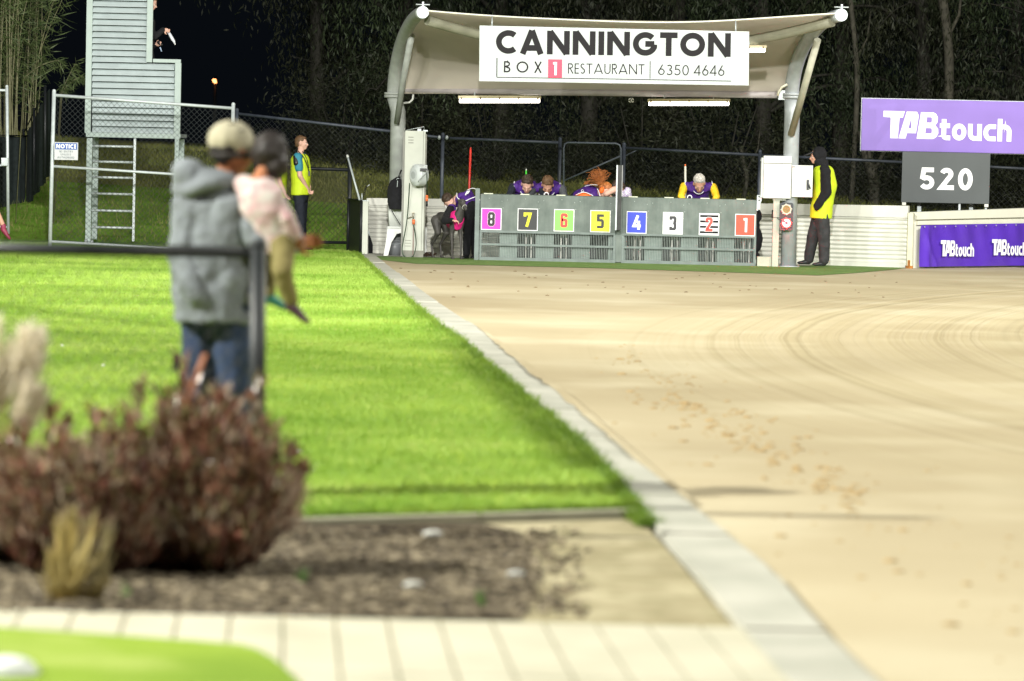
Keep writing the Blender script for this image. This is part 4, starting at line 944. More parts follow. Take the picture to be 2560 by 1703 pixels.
mb = MB(); a = at(2020, 463, YE+.04); mb.box(a+V((-.02, -.015, -.07)), a+V((.012, .008, .08))); mb.limb(a+V((.0, -.03, .03)), .012, a+V((.03, -.03, -.05)), .012); mb.build('latch', M('dark latch', (.05, .055, .06), .3, .3, 20, metal=.4), sc2, bevel=.004)
mb = MB(); a = at(1982, 417, YE+.05); mb.box(a+V((-.02, -.004, -.012)), a+V((.035, -.001, .01))); mb.build('maker_plate', M('grey plate', (.25, .26, .26), .5), sc2)
# signal
x0, z0, x1, z1 = rect(1949, 507, 1982.7, 576, YE-.02)
sl = thing('signal_light', 'two lens signal box on the shelter post, lower lens lit red', 'signal light', at(1966, 541, YE-.02))
mb = MB(); cx_, cz_ = (x0+x1)/2, (z0+z1)/2; rr_ = .03; P_ = []
for (sx, sz, a0) in ((1, -1, -90), (1, 1, 0), (-1, 1, 90), (-1, -1, 180)):
    for k in range(6): a = R(a0+90*k/5); P_.append(V((cx_+sx*((x1-x0)/2-rr_)+rr_*math.cos(a), YE-.03, cz_+sz*((z1-z0)/2-rr_)+rr_*math.sin(a))))
mb.prism(P_, (0, 1, 0), .06); mb.build('signal_case', M('signal case', (.035, .038, .045), .35, .2, 15), sl)
for v, lit in ((523.6, 0), (558, 1)):
    c = at(1966, v, YE-.05); mb = MB(); ring = [c+V((.066*math.cos(a), -.012, .066*math.sin(a))) for a in [2*PI*i/28 for i in range(29)]]
    mb.tube(ring, .010, 8)
    for k in range(8): a = 2*PI*k/8+.1; mb.box(c+V((.08*math.cos(a)-.007, -.02, .08*math.sin(a)-.007)), c+V((.08*math.cos(a)+.007, .02, .08*math.sin(a)+.007)))
    rg_ = mb.build('lens_ring', M('red rim', (.6, .1, .1), .4) if lit else M('cream rim', (.6, .58, .48), .4), sl)
    mb = MB()
    if lit:
        mb.tube([c+V((.042*math.cos(a), -.016, .042*math.sin(a))) for a in [R(130-330*i/24) for i in range(25)]], .022, 8)
        mb.build('lit_lens', M('lit red lens', (1, .1, .1), .4, 0, emit=(1, .16, .13), es=9), sl)
        mb = MB(); mb.tube([c+V((0, .0, 0)), c+V((0, -.008, 0))], .06, 24); mb.build('reflector', M('red reflector', (.7, .02, .04), .3, 0, emit=(1, .01, .03), es=1.0), sl)
    else:
        mb.tube([c+V((0, .0, 0)), c+V((0, -.008, 0))], .058, 24); mb.build('lens', M('unlit lens', (.16, .12, .05), .25, .6, 60, col2=(.35, .27, .12), metal=.4), sl)
# glow of the lit lens on its surroundings
pl_ = bpy.data.lights.new('signal_glow', 'POINT'); pl_.energy = 9; pl_.color = (1, .05, .06); pl_.shadow_soft_size = .03
po = bpy.data.objects.new('signal_glow', pl_); COL.objects.link(po); po.location = at(1966, 562, YE-.17)
t = thing('black_bag', 'black soft bag bulging out past the right end of the starting boxes', 'bag', at(1895, 640, 55.3))
mb = MB(); mb.ell(at(1890, 540, 55.3), (.09, .1, .11)); mb.ell(at(1890, 600, 55.3), (.10, .1, .2)); mb.ell(at(1888, 640, 55.3), (.07, .1, .06)); mb.limb(at(1890, 540, 55.3), .05, at(1890, 600, 55.3), .06); blob(mb, 'bag_body', darkcloth, t, .012, 3, .02, .06)

# ================================================================== FENCES, TOWER, GATES
def pipe_fence(name, label, pts_top, pts_bot, Y, r, mat, posts, group=None, mesh_r=.0022, pitch=.085, mid=None, cat='fence', meshmat=None):
    """pts_top/pts_bot picture corners (left, right); posts = list of u positions along the top"""
    a, b_ = at(*pts_top[0], Y[0]), at(*pts_top[1], Y[1]); c, e = at(*pts_bot[0], Y[0]), at(*pts_bot[1], Y[1])
    t = thing(name, label, cat, c, group)
    mb = MB(); mb.tube([a, b_], r*.8, 8); mb.build('top_rail', mat, t)
    mb = MB(); mb.tube([c, e], r*.7, 8); mb.build('bottom_rail', mat, t)
    if mid is not None: mb = MB(); mb.tube([c.lerp(a, mid), e.lerp(b_, mid)], r*.7, 8); mb.build('middle_rail', mat, t)
    for s_ in posts:
        p = a.lerp(b_, s_); q_ = c.lerp(e, s_); mb = MB(); mb.tube([q_-V((0, 0, .1)), p+V((0, 0, .06))], r, 10); mb.ell(p+V((0, 0, .06)), r*1.05, None, 8, 6); mb.build('fence_post', mat, t)
    mb = MB(); chain(mb, c, e, b_, a, pitch, mesh_r); mb.build('wire_mesh', meshmat or mat, t)
    return t
darkwire = M('dark wire', (.03, .034, .034), .5, .2)
gt = pipe_fence('wire_gate', 'wide galvanised chain link gate in front of the louvred tower', ((135, 238), (583, 271)), ((125, 604), (577, 630)), (56.4, 56.8), .030, galv_light, (0, 1), mid=.515, cat='gate', mesh_r=.0028, meshmat=darkwire)
mb = MB()
for s_ in (.0, 1.0):
    pass
# notice sign
YN = 56.3
x0, z0, x1, z1 = rect(136, 356, 195, 400, YN)
nsn = thing('notice_sign', 'small white notice sign with a blue header wired to the galvanised gate', 'sign', at(165, 378, YN))
mb = MB(); mb.box((x0, YN, z0), (x1, YN+.008, z1)); mb.build('sign_plate', M('notice plate', (.52, .54, .55), .6, .03), nsn)
mb = MB(); mb.box((x0+.012, YN-.002, z1-.11), (x1-.012, YN-.0005, z1-.012)); mb.build('blue_header', M('notice blue', (.008, .07, .32), .4, .03), nsn)
mb = MB(); text(mb, 'NOTICE', (x0+.03, YN-.002, z1-.094), (1, 0, 0), (0, 0, 1), .066, .24, gap=.14, width=x1-x0-.06); mb.build('header_lettering', white_ink, nsn)
mb = MB(); wn = x1-x0
small_ = M('grey lettering', (.10, .12, .14), .5)
text(mb, 'NO', (x0+.075, YN, z0+.112), (1, 0, 0), (0, 0, 1), .030, .16, gap=.2, width=.045); mb.build('small_lettering', small_, nsn); mb = MB(); text(mb, 'ENTRY', (x0+.145, YN, z0+.112), (1, 0, 0), (0, 0, 1), .030, .16, gap=.2, width=wn-.22); mb.build('small_lettering', small_, nsn); mb = MB(); text(mb, 'UNLESS', (x0+.095, YN, z0+.068), (1, 0, 0), (0, 0, 1), .030, .16, gap=.2, width=wn-.2); mb.build('small_lettering', small_, nsn); mb = MB(); text(mb, 'AUTHORISED', (x0+.045, YN, z0+.022), (1, 0, 0), (0, 0, 1), .030, .16, gap=.2, width=wn-.1)
mb.build('small_lettering', small_, nsn)

# left gate leaf, mostly out of the picture
lg = pipe_fence('wire_gate', 'galvanised gate leaf cut off by the left edge of the photo', ((-120, 222), (17, 226)), ((-120, 560), (21, 568)), (57.6, 57.2), .024, galv_light, (0, 1), mid=.45, cat='gate', meshmat=darkwire)
mb = MB(); p = at(12, 411, 57.15); mb.box(p+V((-.05, -.03, -.02)), p+V((.05, .03, .1))); mb.build('latch', galv, lg)

# dark shade cloth fences
shade = M('black green shade cloth', (.018, .026, .026), .8, .3, 12, .5, 60)
def cloth_fence(label, P, mat=shade):
    (ua, va0, va1, Ya), (ub_, vb0, vb1, Yb_) = P
    a0, a1, b0_, b1_ = at(ua, va1, Ya), at(ua, va0, Ya), at(ub_, vb1, Yb_), at(ub_, vb0, Yb_)
    t = thing('screened_fence', label, 'fence', a0)
    N_ = 40; vs = []
    nn_ = (b0_-a0).cross(V((0, 0, 1))).normalized()
    for i in range(N_+1):
        s_ = i/N_; wv = nn_*(.03*math.sin(s_*23)+.015*math.sin(s_*61)); sagz = -.02*abs(math.sin(s_*PI*4)); vs += [a0.lerp(b0_, s_)+wv, a1.lerp(b1_, s_)+wv*.4+V((0, 0, sagz))]
    mb = MB(); mb.add(vs, [(2*i, 2*i+2, 2*i+3, 2*i+1) for i in range(N_)], True); mb.build('shade_cloth', mat, t)
    mb = MB(); mb.tube([a1+nn_*.05, b1_+nn_*.05], .012, 6); mb.build('top_rail', blackpaint, t)
    for s_ in (0, .5, 1):
        mb = MB(); mb.tube([a0.lerp(b0_, s_)+nn_*.06, a1.lerp(b1_, s_)+nn_*.06+V((0, 0, .05))], .022, 8); mb.build('fence_post', blackpaint, t)
    return t
cloth_fence('dark screened fence below the bamboo at the left edge', ((-90, 336, 560, 61), (68, 340, 516, 62.5)))
cloth_fence('tall dark screened fence running from the bamboo towards the gate post', ((68, 330, 515, 62.6), (122, 222, 440, 59.5)))

# long black boundary fence on the bank
bf_pts = [(592, 284, 62.5), (1000, 331, 62.0), (1107, 345, 61.8), (1400, 357, 61.5), (1560, 370, 61.3), (1900, 388, 61.0), (2300, 408, 60.8), (2650, 427, 60.6)]
bf = thing('boundary_fence', 'long black chain link boundary fence crossing the bank behind the wall', 'fence', (0, 61.3, 0))
P3 = [at(u, v, Y) for u, v, Y in bf_pts]
rail_m = M('dark blue grey rail', (.055, .065, .085), .45, .2, 10)
for i, (a, b_) in enumerate(zip(P3, P3[1:])):
    mb = MB()
    if i != 3:
        mb.tube([a, b_], .024, 8); mb.build('top_rail', rail_m, bf)
    mb = MB(); chain(mb, V((a.x, a.y, bank(a.x, a.y)+.02)), V((b_.x, b_.y, bank(b_.x, b_.y)+.02)), b_, a, .095, .0022); mb.build('wire_mesh', darkwire, bf)
for i in (0, 2, 3, 4, 5, 6, 7):
    a = P3[i]; mb = MB(); mb.tube([(a.x, a.y, bank(a.x, a.y)), a+V((0, 0, .06))], .032, 10); mb.ell(a+V((0, 0, .06)), .034, None, 8, 6); mb.build('fence_post', rail_m, bf)
mb = MB()
for u in (1098, 1117): p = at(u, 344, 61.7); mb.ell(p, (.03, .03, .04), None, 8, 6)
mb.build('clamp', galv, bf)
# pedestrian gate with rounded top, in the gap
gg = thing('pedestrian_gate', 'grey round cornered pipe gate with a diagonal brace in the black boundary fence', 'gate', at(1480, 480, 61.3))
Yg = 61.3
mb = MB(); loop = [at(1409, 510, Yg), at(1409, 370, Yg), at(1412, 360, Yg), at(1420, 356.5, Yg), at(1540, 359, Yg), at(1549, 363, Yg), at(1552, 373, Yg), at(1552, 515, Yg)]
mb.tube(loop, .016, 8); mb.build('gate_frame', M('mid grey pipe', (.12, .14, .17), .45, .1), gg)
mb = MB(); mb.tube([at(1410, 452, Yg), at(1552, 390, Yg)], .013, 8); mb.tube([at(1552, 395, Yg), at(1600, 372, Yg)], .010, 6); mb.build('brace', M('mid grey pipe', (.12, .14, .17)), gg)

# black gate at the far end of the lawn
bgte = pipe_fence('lawn_gate', 'black chain link gate at the far end of the lawn behind the teenage attendant', ((640, 417), (874, 425)), ((640, 604), (874, 607)), (58.6, 58.6), .034, blackpaint, (0, 1), cat='gate', mesh_r=.003, pitch=.09)

# near black rail and post
YF = 14.7
nf = thing('rail_fence', 'black chain link fence with end post in front of the man in the cap', 'fence', (at(640, 1300, YF).x, YF, 0))
nfm = M('near black rail', (.02, .024, .026), .45, .3, 10)
pa = at(642, 632, YF); pb = at(-260, 616, YF)
mb = MB(); mb.tube([pa, pb], .024, 12); mb.build('top_rail', nfm, nf)
mb = MB(); mb.tube([(at(642, 1300, YF).x-.0, YF, 0), (pa.x+.004, YF, pa.z+.03)], .033, 16); mb.ell((pa.x+.004, YF, pa.z+.03), (.037, .037, .025)); mb.build('fence_post', nfm, nf)
mb = MB(); mb.tube([(pa.x+.012, YF+.03, .05), (pa.x+.012, YF+.03, pa.z-.05)], .012, 8); mb.build('tension_bar', nfm, nf)
mb = MB(); chain(mb, V((pb.x, YF, .05)), V((pa.x, YF, .05)), V((pa.x, YF, pa.z)), V((pb.x, YF, pb.z)), .075, .0014); mb.build('wire_mesh', darkwire, nf)
mb = MB(); mb.tube([(pb.x, YF, .05), (pa.x, YF, .05)], .003, 6); mb.build('bottom_wire', darkwire, nf)

# louvred judge's tower
YT = 57.6
tw = thing('louvred_tower', 'pale grey green louvred steel tower on legs with a ladder behind the galvanised gate', 'tower', at(330, 608, YT))
tm = M('grey green tower steel', (.33, .40, .38), .5, .06, 5, .05, 40)
lm = M('pale louvre steel', (.40, .46, .47), .45, .08, 5)
def tb(u0, v0, u1, v1, d0, d1, name, mat=tm):
    x0, z0, x1, z1 = rect(u0, v0, u1, v1, YT); mb = MB(); mb.box((x0, YT+d0, z0), (x1, YT+d1, z1)); return mb.build(name, mat, tw, bevel=.004)
tb(214.5, -60, 229.5, 333, 0, .06, 'stile'); tb(367, -60, 382, 156, 0, .06, 'stile'); tb(382.2, 148, 452, 157, 0, .06, 'rail'); tb(436, 157.2, 451.5, 336, .002, .062, 'stile')
tb(214.5, 333.2, 451, 345, .01, .07, 'platform_beam'); tb(214.5, 345.2, 228.5, 607, .015, .075, 'leg'); tb(434.5, 345.2, 445.5, 610, .015, .075, 'leg'); tb(331, 345.2, 337.5, 604, .05, .08, 'ladder_stile', galv)
def louvres(u0, u1, v0, v1, n):
    mb = MB()
    for k in range(n):
        va = v0+(v1-v0)*k/n; vb = v0+(v1-v0)*(k+1)/n
        x0, z0, x1, z1 = rect(u0, va, u1, vb, YT); hgt = z1-z0
        mb.slab([V((x0, YT+.012, z0+.012)), V((x1, YT+.012, z0+.012)), V((x1, YT+.095, z1-.001)), V((x0, YT+.095, z1-.001))], (0, 1, 0), .004); mb.box((x0, YT+.0121, z0+.0121-.004), (x1, YT+.09, z0+.0121-.001))
        mb.slab([V((x0, YT+.006, z0+.002)), V((x1, YT+.006, z0+.002)), V((x1, YT+.011, z0+.012)), V((x0, YT+.011, z0+.012))], (0, 1, 0), .004)
    return mb
louvres(229.7, 366.8, -60, 156, 14).build('louvre_panel', lm, tw); louvres(229.7, 435.8, 157.5, 333, 11).build('louvre_panel', lm, tw)
x0, z0, x1, z1 = rect(215, 333, 451, 345, YT); mb = MB(); mb.box((x0, YT+.08, z0+.02), (x1, YT+1.1, z1)); mb.build('floor', galv, tw)
mb = MB()
for v in (365, 404, 443, 484, 526, 568): p, q_ = at(229, v, YT+.06), at(332, v+2.2, YT+.06); mb.tube([p, q_], .019, 8)
mb.build('ladder_rungs', galv_light, tw)
for u in (222, 440): x, z0, x1, _ = rect(u-12, 600, u+12, 612, YT); mb = MB(); mb.box((x, YT-.06, z0), (x1, YT+.12, z0+.03)); mb.ell(((x+x1)/2-.04, YT-.03, z0+.06), .03); mb.ell(((x+x1)/2+.05, YT-.03, z0+.05), .03); mb.build('foot_plate', galv, tw)
for (u, d) in ((222, 1.0), (440, 1.0)): x, _, x1, _ = rect(u-7, 300, u+7, 310, YT); mb = MB(); mb.box((x, YT+d, .1), (x1, YT+d+.06, 1.72)); mb.build('leg', tm, tw)

# distant orange lamp glow seen through the dark
t = thing('distant_lamp', 'tiny orange lamp far away in the darkness right of the tower', 'lamp', at(537, 203, 140))
mb = MB(); 
for k in range(5): mb.ell(at(534+3*random.random()*2, 200+6*random.random(), 140), .03+.03*random.random())
mb.build('lamp_glow', M('orange lamp', (1, .4, .1), .5, 0, emit=(1, .32, .10), es=6), t)
mb = MB(); p = at(537, 203, 140); mb.tube([(p.x, 140.2, 1.0), (p.x, 140.2, p.z+.2)], .06, 8); mb.build('mast', blackpaint, t)

# unseen wires added only to cast shadow lines on lawn and sand
def wire_shadow(light, p, q_, h, r, label):
    """a straight wire at height h whose shadow from the given floodlight falls along p-q"""
    Lp = V(light.location); k = h/Lp.z; a = V(p).lerp(Lp, k); b_ = V(q_).lerp(Lp, k)
    e = (b_-a).normalized(); mb = MB(); mb.tube([a-e*.05, b_+e*.05], r, 6)
    return tag(mb.build('shadow_wire', blackplastic), label, 'cable', 'unseen wires added to cast shadow lines')

# ================================================================== TREES
leafm = M('eucalypt leaves', (.010, .017, .007), .55, .3, .45, col2=(.052, .074, .032), trans=.2, spec=.3)
leafd = M('olive leaves', (.010, .014, .007), .6, .3, .5, col2=(.032, .036, .016), trans=.2, spec=.3)
barkm = M('tree bark', (.018, .017, .012), .85, .35, 6, .5, 30)
def tree_proto(seed, name, hgt, spread, nleaf, lm_, low=.6, droop=1.0, leafL=.15):
    rs = np.random.default_rng(seed); rp = random.Random(seed)
    root = thing(name, 'x', 'tree', (0, 0, 0))
    mb = MB(); tips = []
    ln = V((rp.uniform(-.4, .4), rp.uniform(-.3, .3), 0))
    trunk = [V((0, 0, -.3)), V((ln.x*.2, ln.y*.2, hgt*.2)), V((ln.x*.6, ln.y*.6, hgt*.45)), V((ln.x, ln.y, hgt*.75)), V((ln.x*1.3, ln.y*1.3, hgt))]
    tp2 = smooth_path(trunk, 4); mb.tube(tp2, [.17*(1-i/len(tp2))+.025 for i in range(len(tp2))], 9)
    o = mb.build('trunk', barkm, root)
    mb = MB()
    for k in range(16):
        z = hgt*rp.uniform(.18, .95); i = int(z/hgt*(len(tp2)-1)); b0_ = tp2[i]; a = rp.uniform(0, 2*PI); l = spread*rp.uniform(.55, 1.0)*(1.1-.4*z/hgt)
        e = b0_+V((math.cos(a)*l, math.sin(a)*l, l*rp.uniform(.0, .7))); m = (b0_+e)/2+V((0, 0, l*.18))
        pth = smooth_path([b0_, m, e], 5); mb.tube(pth, [.05*(1-i/len(pth))+.008 for i in range(len(pth))], 5); tips += pth[3:]
        for q_ in range(3):
            s0 = pth[rp.randint(3, len(pth)-1)]; e2 = s0+V((rp.gauss(0, .5), rp.gauss(0, .5), rp.uniform(-.6, .5))); p2 = smooth_path([s0, (s0+e2)/2+V((0, 0, .1)), e2], 4); mb.tube(p2, [.018, .014, .012, .012, .01, .01, .008, .007, .006][:len(p2)], 4); tips += p2[2:]
    mb.build('limbs', barkm, root)
    tips = np.array([tuple(p) for p in tips]); nc = 170
    cl = tips[rs.integers(0, len(tips), nc)] + rs.normal(size=(nc, 3))*np.array([.35, .35, .25]); cl[:, 2] = np.maximum(cl[:, 2], low+rs.random(nc)*.5)
    sz = rs.uniform(.12, .38, nc); idx = rs.integers(0, nc, nleaf)
    off = rs.normal(size=(nleaf, 3))*sz[idx][:, None]*np.array([.8, .8, 1.5]); off[:, 2] -= .2*droop
    base = cl[idx]+off; base[:, 2] = np.maximum(base[:, 2], .1)
    dirs = rs.normal(size=(nleaf, 3))*.45; dirs[:, 2] -= 1.0*droop
    o = leaves('crown', base, dirs, rs.uniform(.6, 1.2, nleaf)*leafL, rs.uniform(.8, 1.4, nleaf)*leafL*.17, lm_); o.parent = root
    return root
protos = [tree_proto(11, 'eucalyptus_tree', 8.5, 2.4, 15000, leafm), tree_proto(23, 'eucalyptus_tree', 9.5, 2.2, 14000, leafd, .8), tree_proto(37, 'eucalyptus_tree', 7.5, 2.6, 16000, leafm, .3, .8, .13)]
spots = [(-3.9, 73, 1, 1.0, 'thin dim eucalyptus just left of the shelter roof'), (-2.2, 70.5, 0, 1.0, 'eucalyptus with drooping leaves behind the left shelter post'), (-.3, 72.5, 2, 1.05, 'dense eucalyptus behind the left tube light'),
         (1.4, 70.2, 1, 1.0, 'dark eucalyptus behind the middle of the venue sign'), (3.1, 72, 0, 1.05, 'leafy eucalyptus behind the right tube light'), (4.7, 70.4, 2, 1.0, 'low leaved eucalyptus right behind the older handler'),
         (6.3, 71.8, 0, 1.1, 'drooping eucalyptus right of the shelter roof end'), (7.8, 70.2, 1, 1.0, 'slim eucalyptus behind the left end of the purple billboard'), (9.5, 71.5, 2, 1.1, 'eucalyptus behind the purple billboard, next to the pale trunk'),
         (11.2, 70.6, 0, 1.1, 'eucalyptus cut by the right edge of the photo'), (-1.2, 79, 0, 1.15, 'far eucalyptus filling the gap left of the venue sign'), (2.4, 79.5, 2, 1.2, 'far eucalyptus in the gap right of the pedestrian gate'), (5.7, 79, 1, 1.2, 'far eucalyptus between shelter roof and billboard'), (9.0, 79.5, 0, 1.2, 'far eucalyptus above the purple billboard')]
used = set()
for (x, y, k, s_, lab) in spots:
    r_ = protos[k] if k not in used else copy_tree(protos[k]); used.add(k)
    r_.location = (x, y, bank(x, y)-.05); r_.rotation_euler = (0, 0, x*1.7+y); r_.scale = (s_, s_, s_); r_['label'] = lab; r_['category'] = 'tree'; r_['group'] = 'eucalyptus trees behind the boundary fence'
# understorey shrubs right behind the fence
def shrub_proto():
    root = thing('dark_shrub', 'x', 'shrub'); n_ = 7000; rs = np.random.default_rng(5)
    c = rs.normal(size=(60, 3))*np.array([.75, .5, .6])+np.array([0, 0, .9]); c[:, 2] = np.abs(c[:, 2]); idx = rs.integers(0, 60, n_)
    b_ = c[idx]+rs.normal(size=(n_, 3))*.2; b_[:, 2] = np.abs(b_[:, 2]); dr = rs.normal(size=(n_, 3)); dr[:, 2] += .2
    o = leaves('foliage', b_, dr, rs.uniform(.06, .14, n_), rs.uniform(.012, .03, n_), leafd); o.parent = root
    mb = MB()
    for k in range(9): a = k*.7; mb.tube([V((0, 0, -.1)), V((math.cos(a)*.3, math.sin(a)*.3, .6)), V((math.cos(a)*.7, math.sin(a)*.6, 1.3+.2*(k % 3)))], [.03, .02, .008], 5)
    mb.build('stems', barkm, root); return root
shp = shrub_proto()
sp_ = [(-3.3, 'left of the left shelter post'), (-1.8, 'behind the cream cabinet'), (-.4, 'behind the red pole'), (1.0, 'behind the two dark haired handlers'), (2.4, 'behind the red haired handler'), (3.8, 'behind the older handler'), (5.2, 'behind the white control cabinet'), (6.7, 'behind the man in the black hood'), (8.2, 'behind the 520 board'), (9.8, 'right of the 520 board')]
for i, (x, wh) in enumerate(sp_):
    r_ = shp if i == 0 else copy_tree(shp); y = 69.2+.5*math.sin(i*2.3); r_.location = (x, y, bank(x, y)-.05); r_.rotation_euler = (0, 0, i*1.3); s_ = .9+.25*math.sin(i*1.7); r_.scale = (s_, s_, s_)
    tag(r_, 'dark low shrub at the top of the bank, '+wh, 'shrub', 'dark shrubs along the top of the bank')
# pale trunks that show
for (u0, v0, u1, v1, Y, r, lab) in ((2185, 512, 2165, 380, 68.8, .10, 'pale stout trunk stump showing between the hooded man and the 520 board'), (2372, 250, 2352, -40, 69.2, .09, 'tall pale bare trunk rising above the purple billboard'), (2140, 300, 2128, 20, 69.0, .05, 'thin grey trunk rising left of the purple billboard'), (1862, 480, 1856, 400, 68.5, .04, 'thin pale trunk showing left of the control cabinet')):
    a, b_ = at(u0, v0, Y), at(u1, v1, Y); t = thing('bare_trunk', lab, 'tree', (a.x, Y, bank(a.x, Y)), 'pale bare trunks at the top of the bank')
    mb = MB(); mb.tube(smooth_path([V((a.x-.05, Y, bank(a.x, Y)-.1)), a, (a+b_)/2+V((.06, 0, 0)), b_, b_+(b_-a)*.4], 4), r, 9); mb.build('trunk', M('light bark', (.045, .042, .03), .85, .35, 7, .6, 25), t)
    mb = MB(); m = (a+b_)/2; mb.tube([m, m+V((.25, 0, .5)), m+V((.3, .1, 1.0))], [r*.5, r*.35, r*.2], 6); mb.build('limb', MATS['light bark'], t)
# bamboo clump, top left
bmb = M('bamboo leaves', (.05, .085, .028), .55, .3, 2, col2=(.13, .165, .06), trans=.25)
bt_ = thing('bamboo_clump', 'tall clump of thin bamboo canes with feathery leaves at the top left', 'bamboo', at(40, 400, 63.5))
mb = MB(); B_ = []; D_ = []
for i in range(46):
    u = random.uniform(-60, 88); Y = random.uniform(63, 65.5); a = at(u, 400, Y); a.z = bank(a.x, Y)-.1; lx = random.gauss(0, .25); tpz = random.uniform(3.4, 5.6)
    c1 = a+V((lx*.3, 0, tpz*.6)); e = a+V((lx+random.gauss(.1, .35), random.gauss(0, .2), tpz)); pth = smooth_path([a, c1, e], 8); mb.tube(pth, [.013*(1-j/len(pth))+.003 for j in range(len(pth))], 4)
    for j in range(150):
        p = pth[min(len(pth)-1, int(len(pth)*(.35+.65*random.random()**.8)))]; B_.append(tuple(p+V((random.gauss(0, .09), random.gauss(0, .09), random.gauss(0, .1))))); a_ = random.uniform(0, 6.3); D_.append((math.cos(a_)*.8, math.sin(a_)*.8, random.uniform(-1.1, .5)))
mb.build('canes', M('bamboo cane', (.17, .165, .085), .5, .2, 10), bt_)
B_ = np.array(B_); n_ = len(B_); o = leaves('leaves', B_, np.array(D_), rng.uniform(.14, .34, n_), rng.uniform(.012, .024, n_), bmb); 
o.data.transform(Matrix.Translation(-wloc(bt_))); o.parent = bt_
# arching seedy sprays right of the bamboo
for (pts_, lab) in (([(60, 195), (100, 165), (145, 152), (152, 170)], 'long arching bamboo spray reaching right towards the tower'), ([(152, 232), (170, 195), (188, 160)], 'upright feathery spray beside the left edge of the tower'), ([(155, 228), (185, 200), (208, 190)], 'leaning feathery spray touching the tower edge')):
    Y = 60.5; P_ = [at(u, v, Y) for u, v in pts_]; t = thing('bamboo_spray', lab, 'plant', P_[0], 'bamboo sprays between bamboo and tower')
    base_ = V((P_[0].x-.1, Y, bank(P_[0].x, Y))); pth = smooth_path(P_, 8); mb = MB(); mb.tube([base_, P_[0]]+pth, .007, 4); mb.build('stem', MATS['bamboo cane'], t)
    n_ = 150; ii = rng.integers(0, len(pth), n_); bb = np.array([tuple(pth[i]) for i in ii])+rng.normal(size=(n_, 3))*.03; dd_ = rng.normal(size=(n_, 3))*.6; dd_[:, 0] += .5; dd_[:, 2] -= .5
    o = leaves('leaves', bb, dd_, rng.uniform(.08, .22, n_), rng.uniform(.008, .016, n_), bmb); o.data.transform(Matrix.Translation(-wloc(t))); o.parent = t

# ================================================================== NEAR PLANTS
# dark red bush in the garden bed: upright stems clothed in oval leaves
def bush(label, cx_, cy_, hgt, rad, nstem, nleaf, mats, name='red_bush', lean=.5, ll=(.03, .105), lw=(.007, .024), seed=3, ysq=.7):
    rp = random.Random(seed); rs = np.random.default_rng(seed); t = thing(name, label, 'bush', (cx_, cy_, 0)); mb = MB(); B = [[] for _ in mats]; D = [[] for _ in mats]
    for i in range(nstem):
        a = rp.uniform(0, 2*PI); r = rad*math.sqrt(rp.random())*(1+.22*noise.noise(V((math.cos(a)*1.6, math.sin(a)*1.6, seed)))); hh = hgt*(1-.5*(r/rad)**2.6)*rp.choice((rp.uniform(.45, .9), rp.uniform(.8, 1.22)))
        b0_ = V((cx_+.45*r*math.cos(a), cy_+.45*r*math.sin(a)*ysq, 0)); e = V((cx_+r*math.cos(a)*1.0, cy_+r*math.sin(a)*ysq, hh)); m = b0_.lerp(e, .5)+V((math.cos(a)*.04, math.sin(a)*.04, -.02))
        pth = smooth_path([b0_, m, e], 7); mb.tube(pth, [.006*(1-j/len(pth))+.002 for j in range(len(pth))], 4)
        for j in range(nleaf):
            p = pth[min(len(pth)-1, int(len(pth)*rp.random()**.55))]; k = rp.choices(range(len(mats)), [4.5, 3, 5*(pth.index(p)/len(pth))+.3, .6][:len(mats)])[0]; aa = rp.uniform(0, 6.3)
            B[k].append(tuple(p+V((rp.gauss(0, .006), rp.gauss(0, .006), 0)))); D[k].append((math.cos(aa)*.5+(e-b0_).x*1.6, math.sin(aa)*.5+(e-b0_).y*1.6, rp.uniform(.5, 1.3)))
    mb.build('stems', M('dark stem', (.05, .025, .018), .7, .2), t)
    nf_ = 2300; aa_ = rs.uniform(0, 2*PI, nf_); rr_ = rad*np.sqrt(rs.random(nf_))*np.array([1+.22*noise.noise(V((math.cos(q_)*1.6, math.sin(q_)*1.6, seed))) for q_ in aa_]); top_ = hgt*(1-.5*(rr_/rad)**2.6)*rs.uniform(.45, 1.0, nf_)
    fb = np.stack([cx_+rr_*np.cos(aa_), cy_+rr_*np.sin(aa_)*ysq, top_-.04], 1); fdv = np.stack([np.cos(aa_)*.5, np.sin(aa_)*.5, rs.uniform(.5, 1.4, nf_)], 1)
    o = leaves('feathery_tips', fb, fdv, rs.uniform(.03, .09, nf_), rs.uniform(.003, .009, nf_), M('pinkish tan tips', (.50, .33, .25), .6, .3, 6, col2=(.72, .62, .47), trans=.35), .2); o.data.transform(Matrix.Translation(-wloc(t))); o.parent = t
    for k, mt in enumerate(mats):
        if not B[k]: continue
        n_ = len(B[k]); o = leaves('foliage', np.array(B[k]), np.array(D[k]), rs.uniform(*ll, n_), rs.uniform(*lw, n_), mt, .25); o.data.transform(Matrix.Translation(-wloc(t))); o.parent = t
    return t
rbm = [M('dark maroon leaf', (.10, .034, .026), .35, .4, 20, col2=(.25, .095, .065), trans=.1, spec=.6), M('rusty leaf', (.30, .13, .08), .35, .3, 20, col2=(.46, .25, .17), trans=.15, spec=.6), M('tan olive leaf', (.20, .165, .07), .4, .3, 20, col2=(.40, .33, .20), trans=.15, spec=.6), M('green leaf', (.08, .12, .03), .4, .3, 20, trans=.2)]
p = G(430, 1400)
bush('large dark red leafy bush in the mulch bed, in front of the fence post', G(500, 1430).x, G(500, 1430).y, .64, .39, 140, 60, rbm, seed=3)
bush('smaller dark red bush left of the large one', G(190, 1440).x, G(190, 1440).y, .53, .32, 85, 54, rbm, seed=5)
bush('dark red bush cut off by the left edge of the photo', G(-50, 1420).x, G(-50, 1420).y+.1, .50, .26, 60, 54, rbm, seed=8)
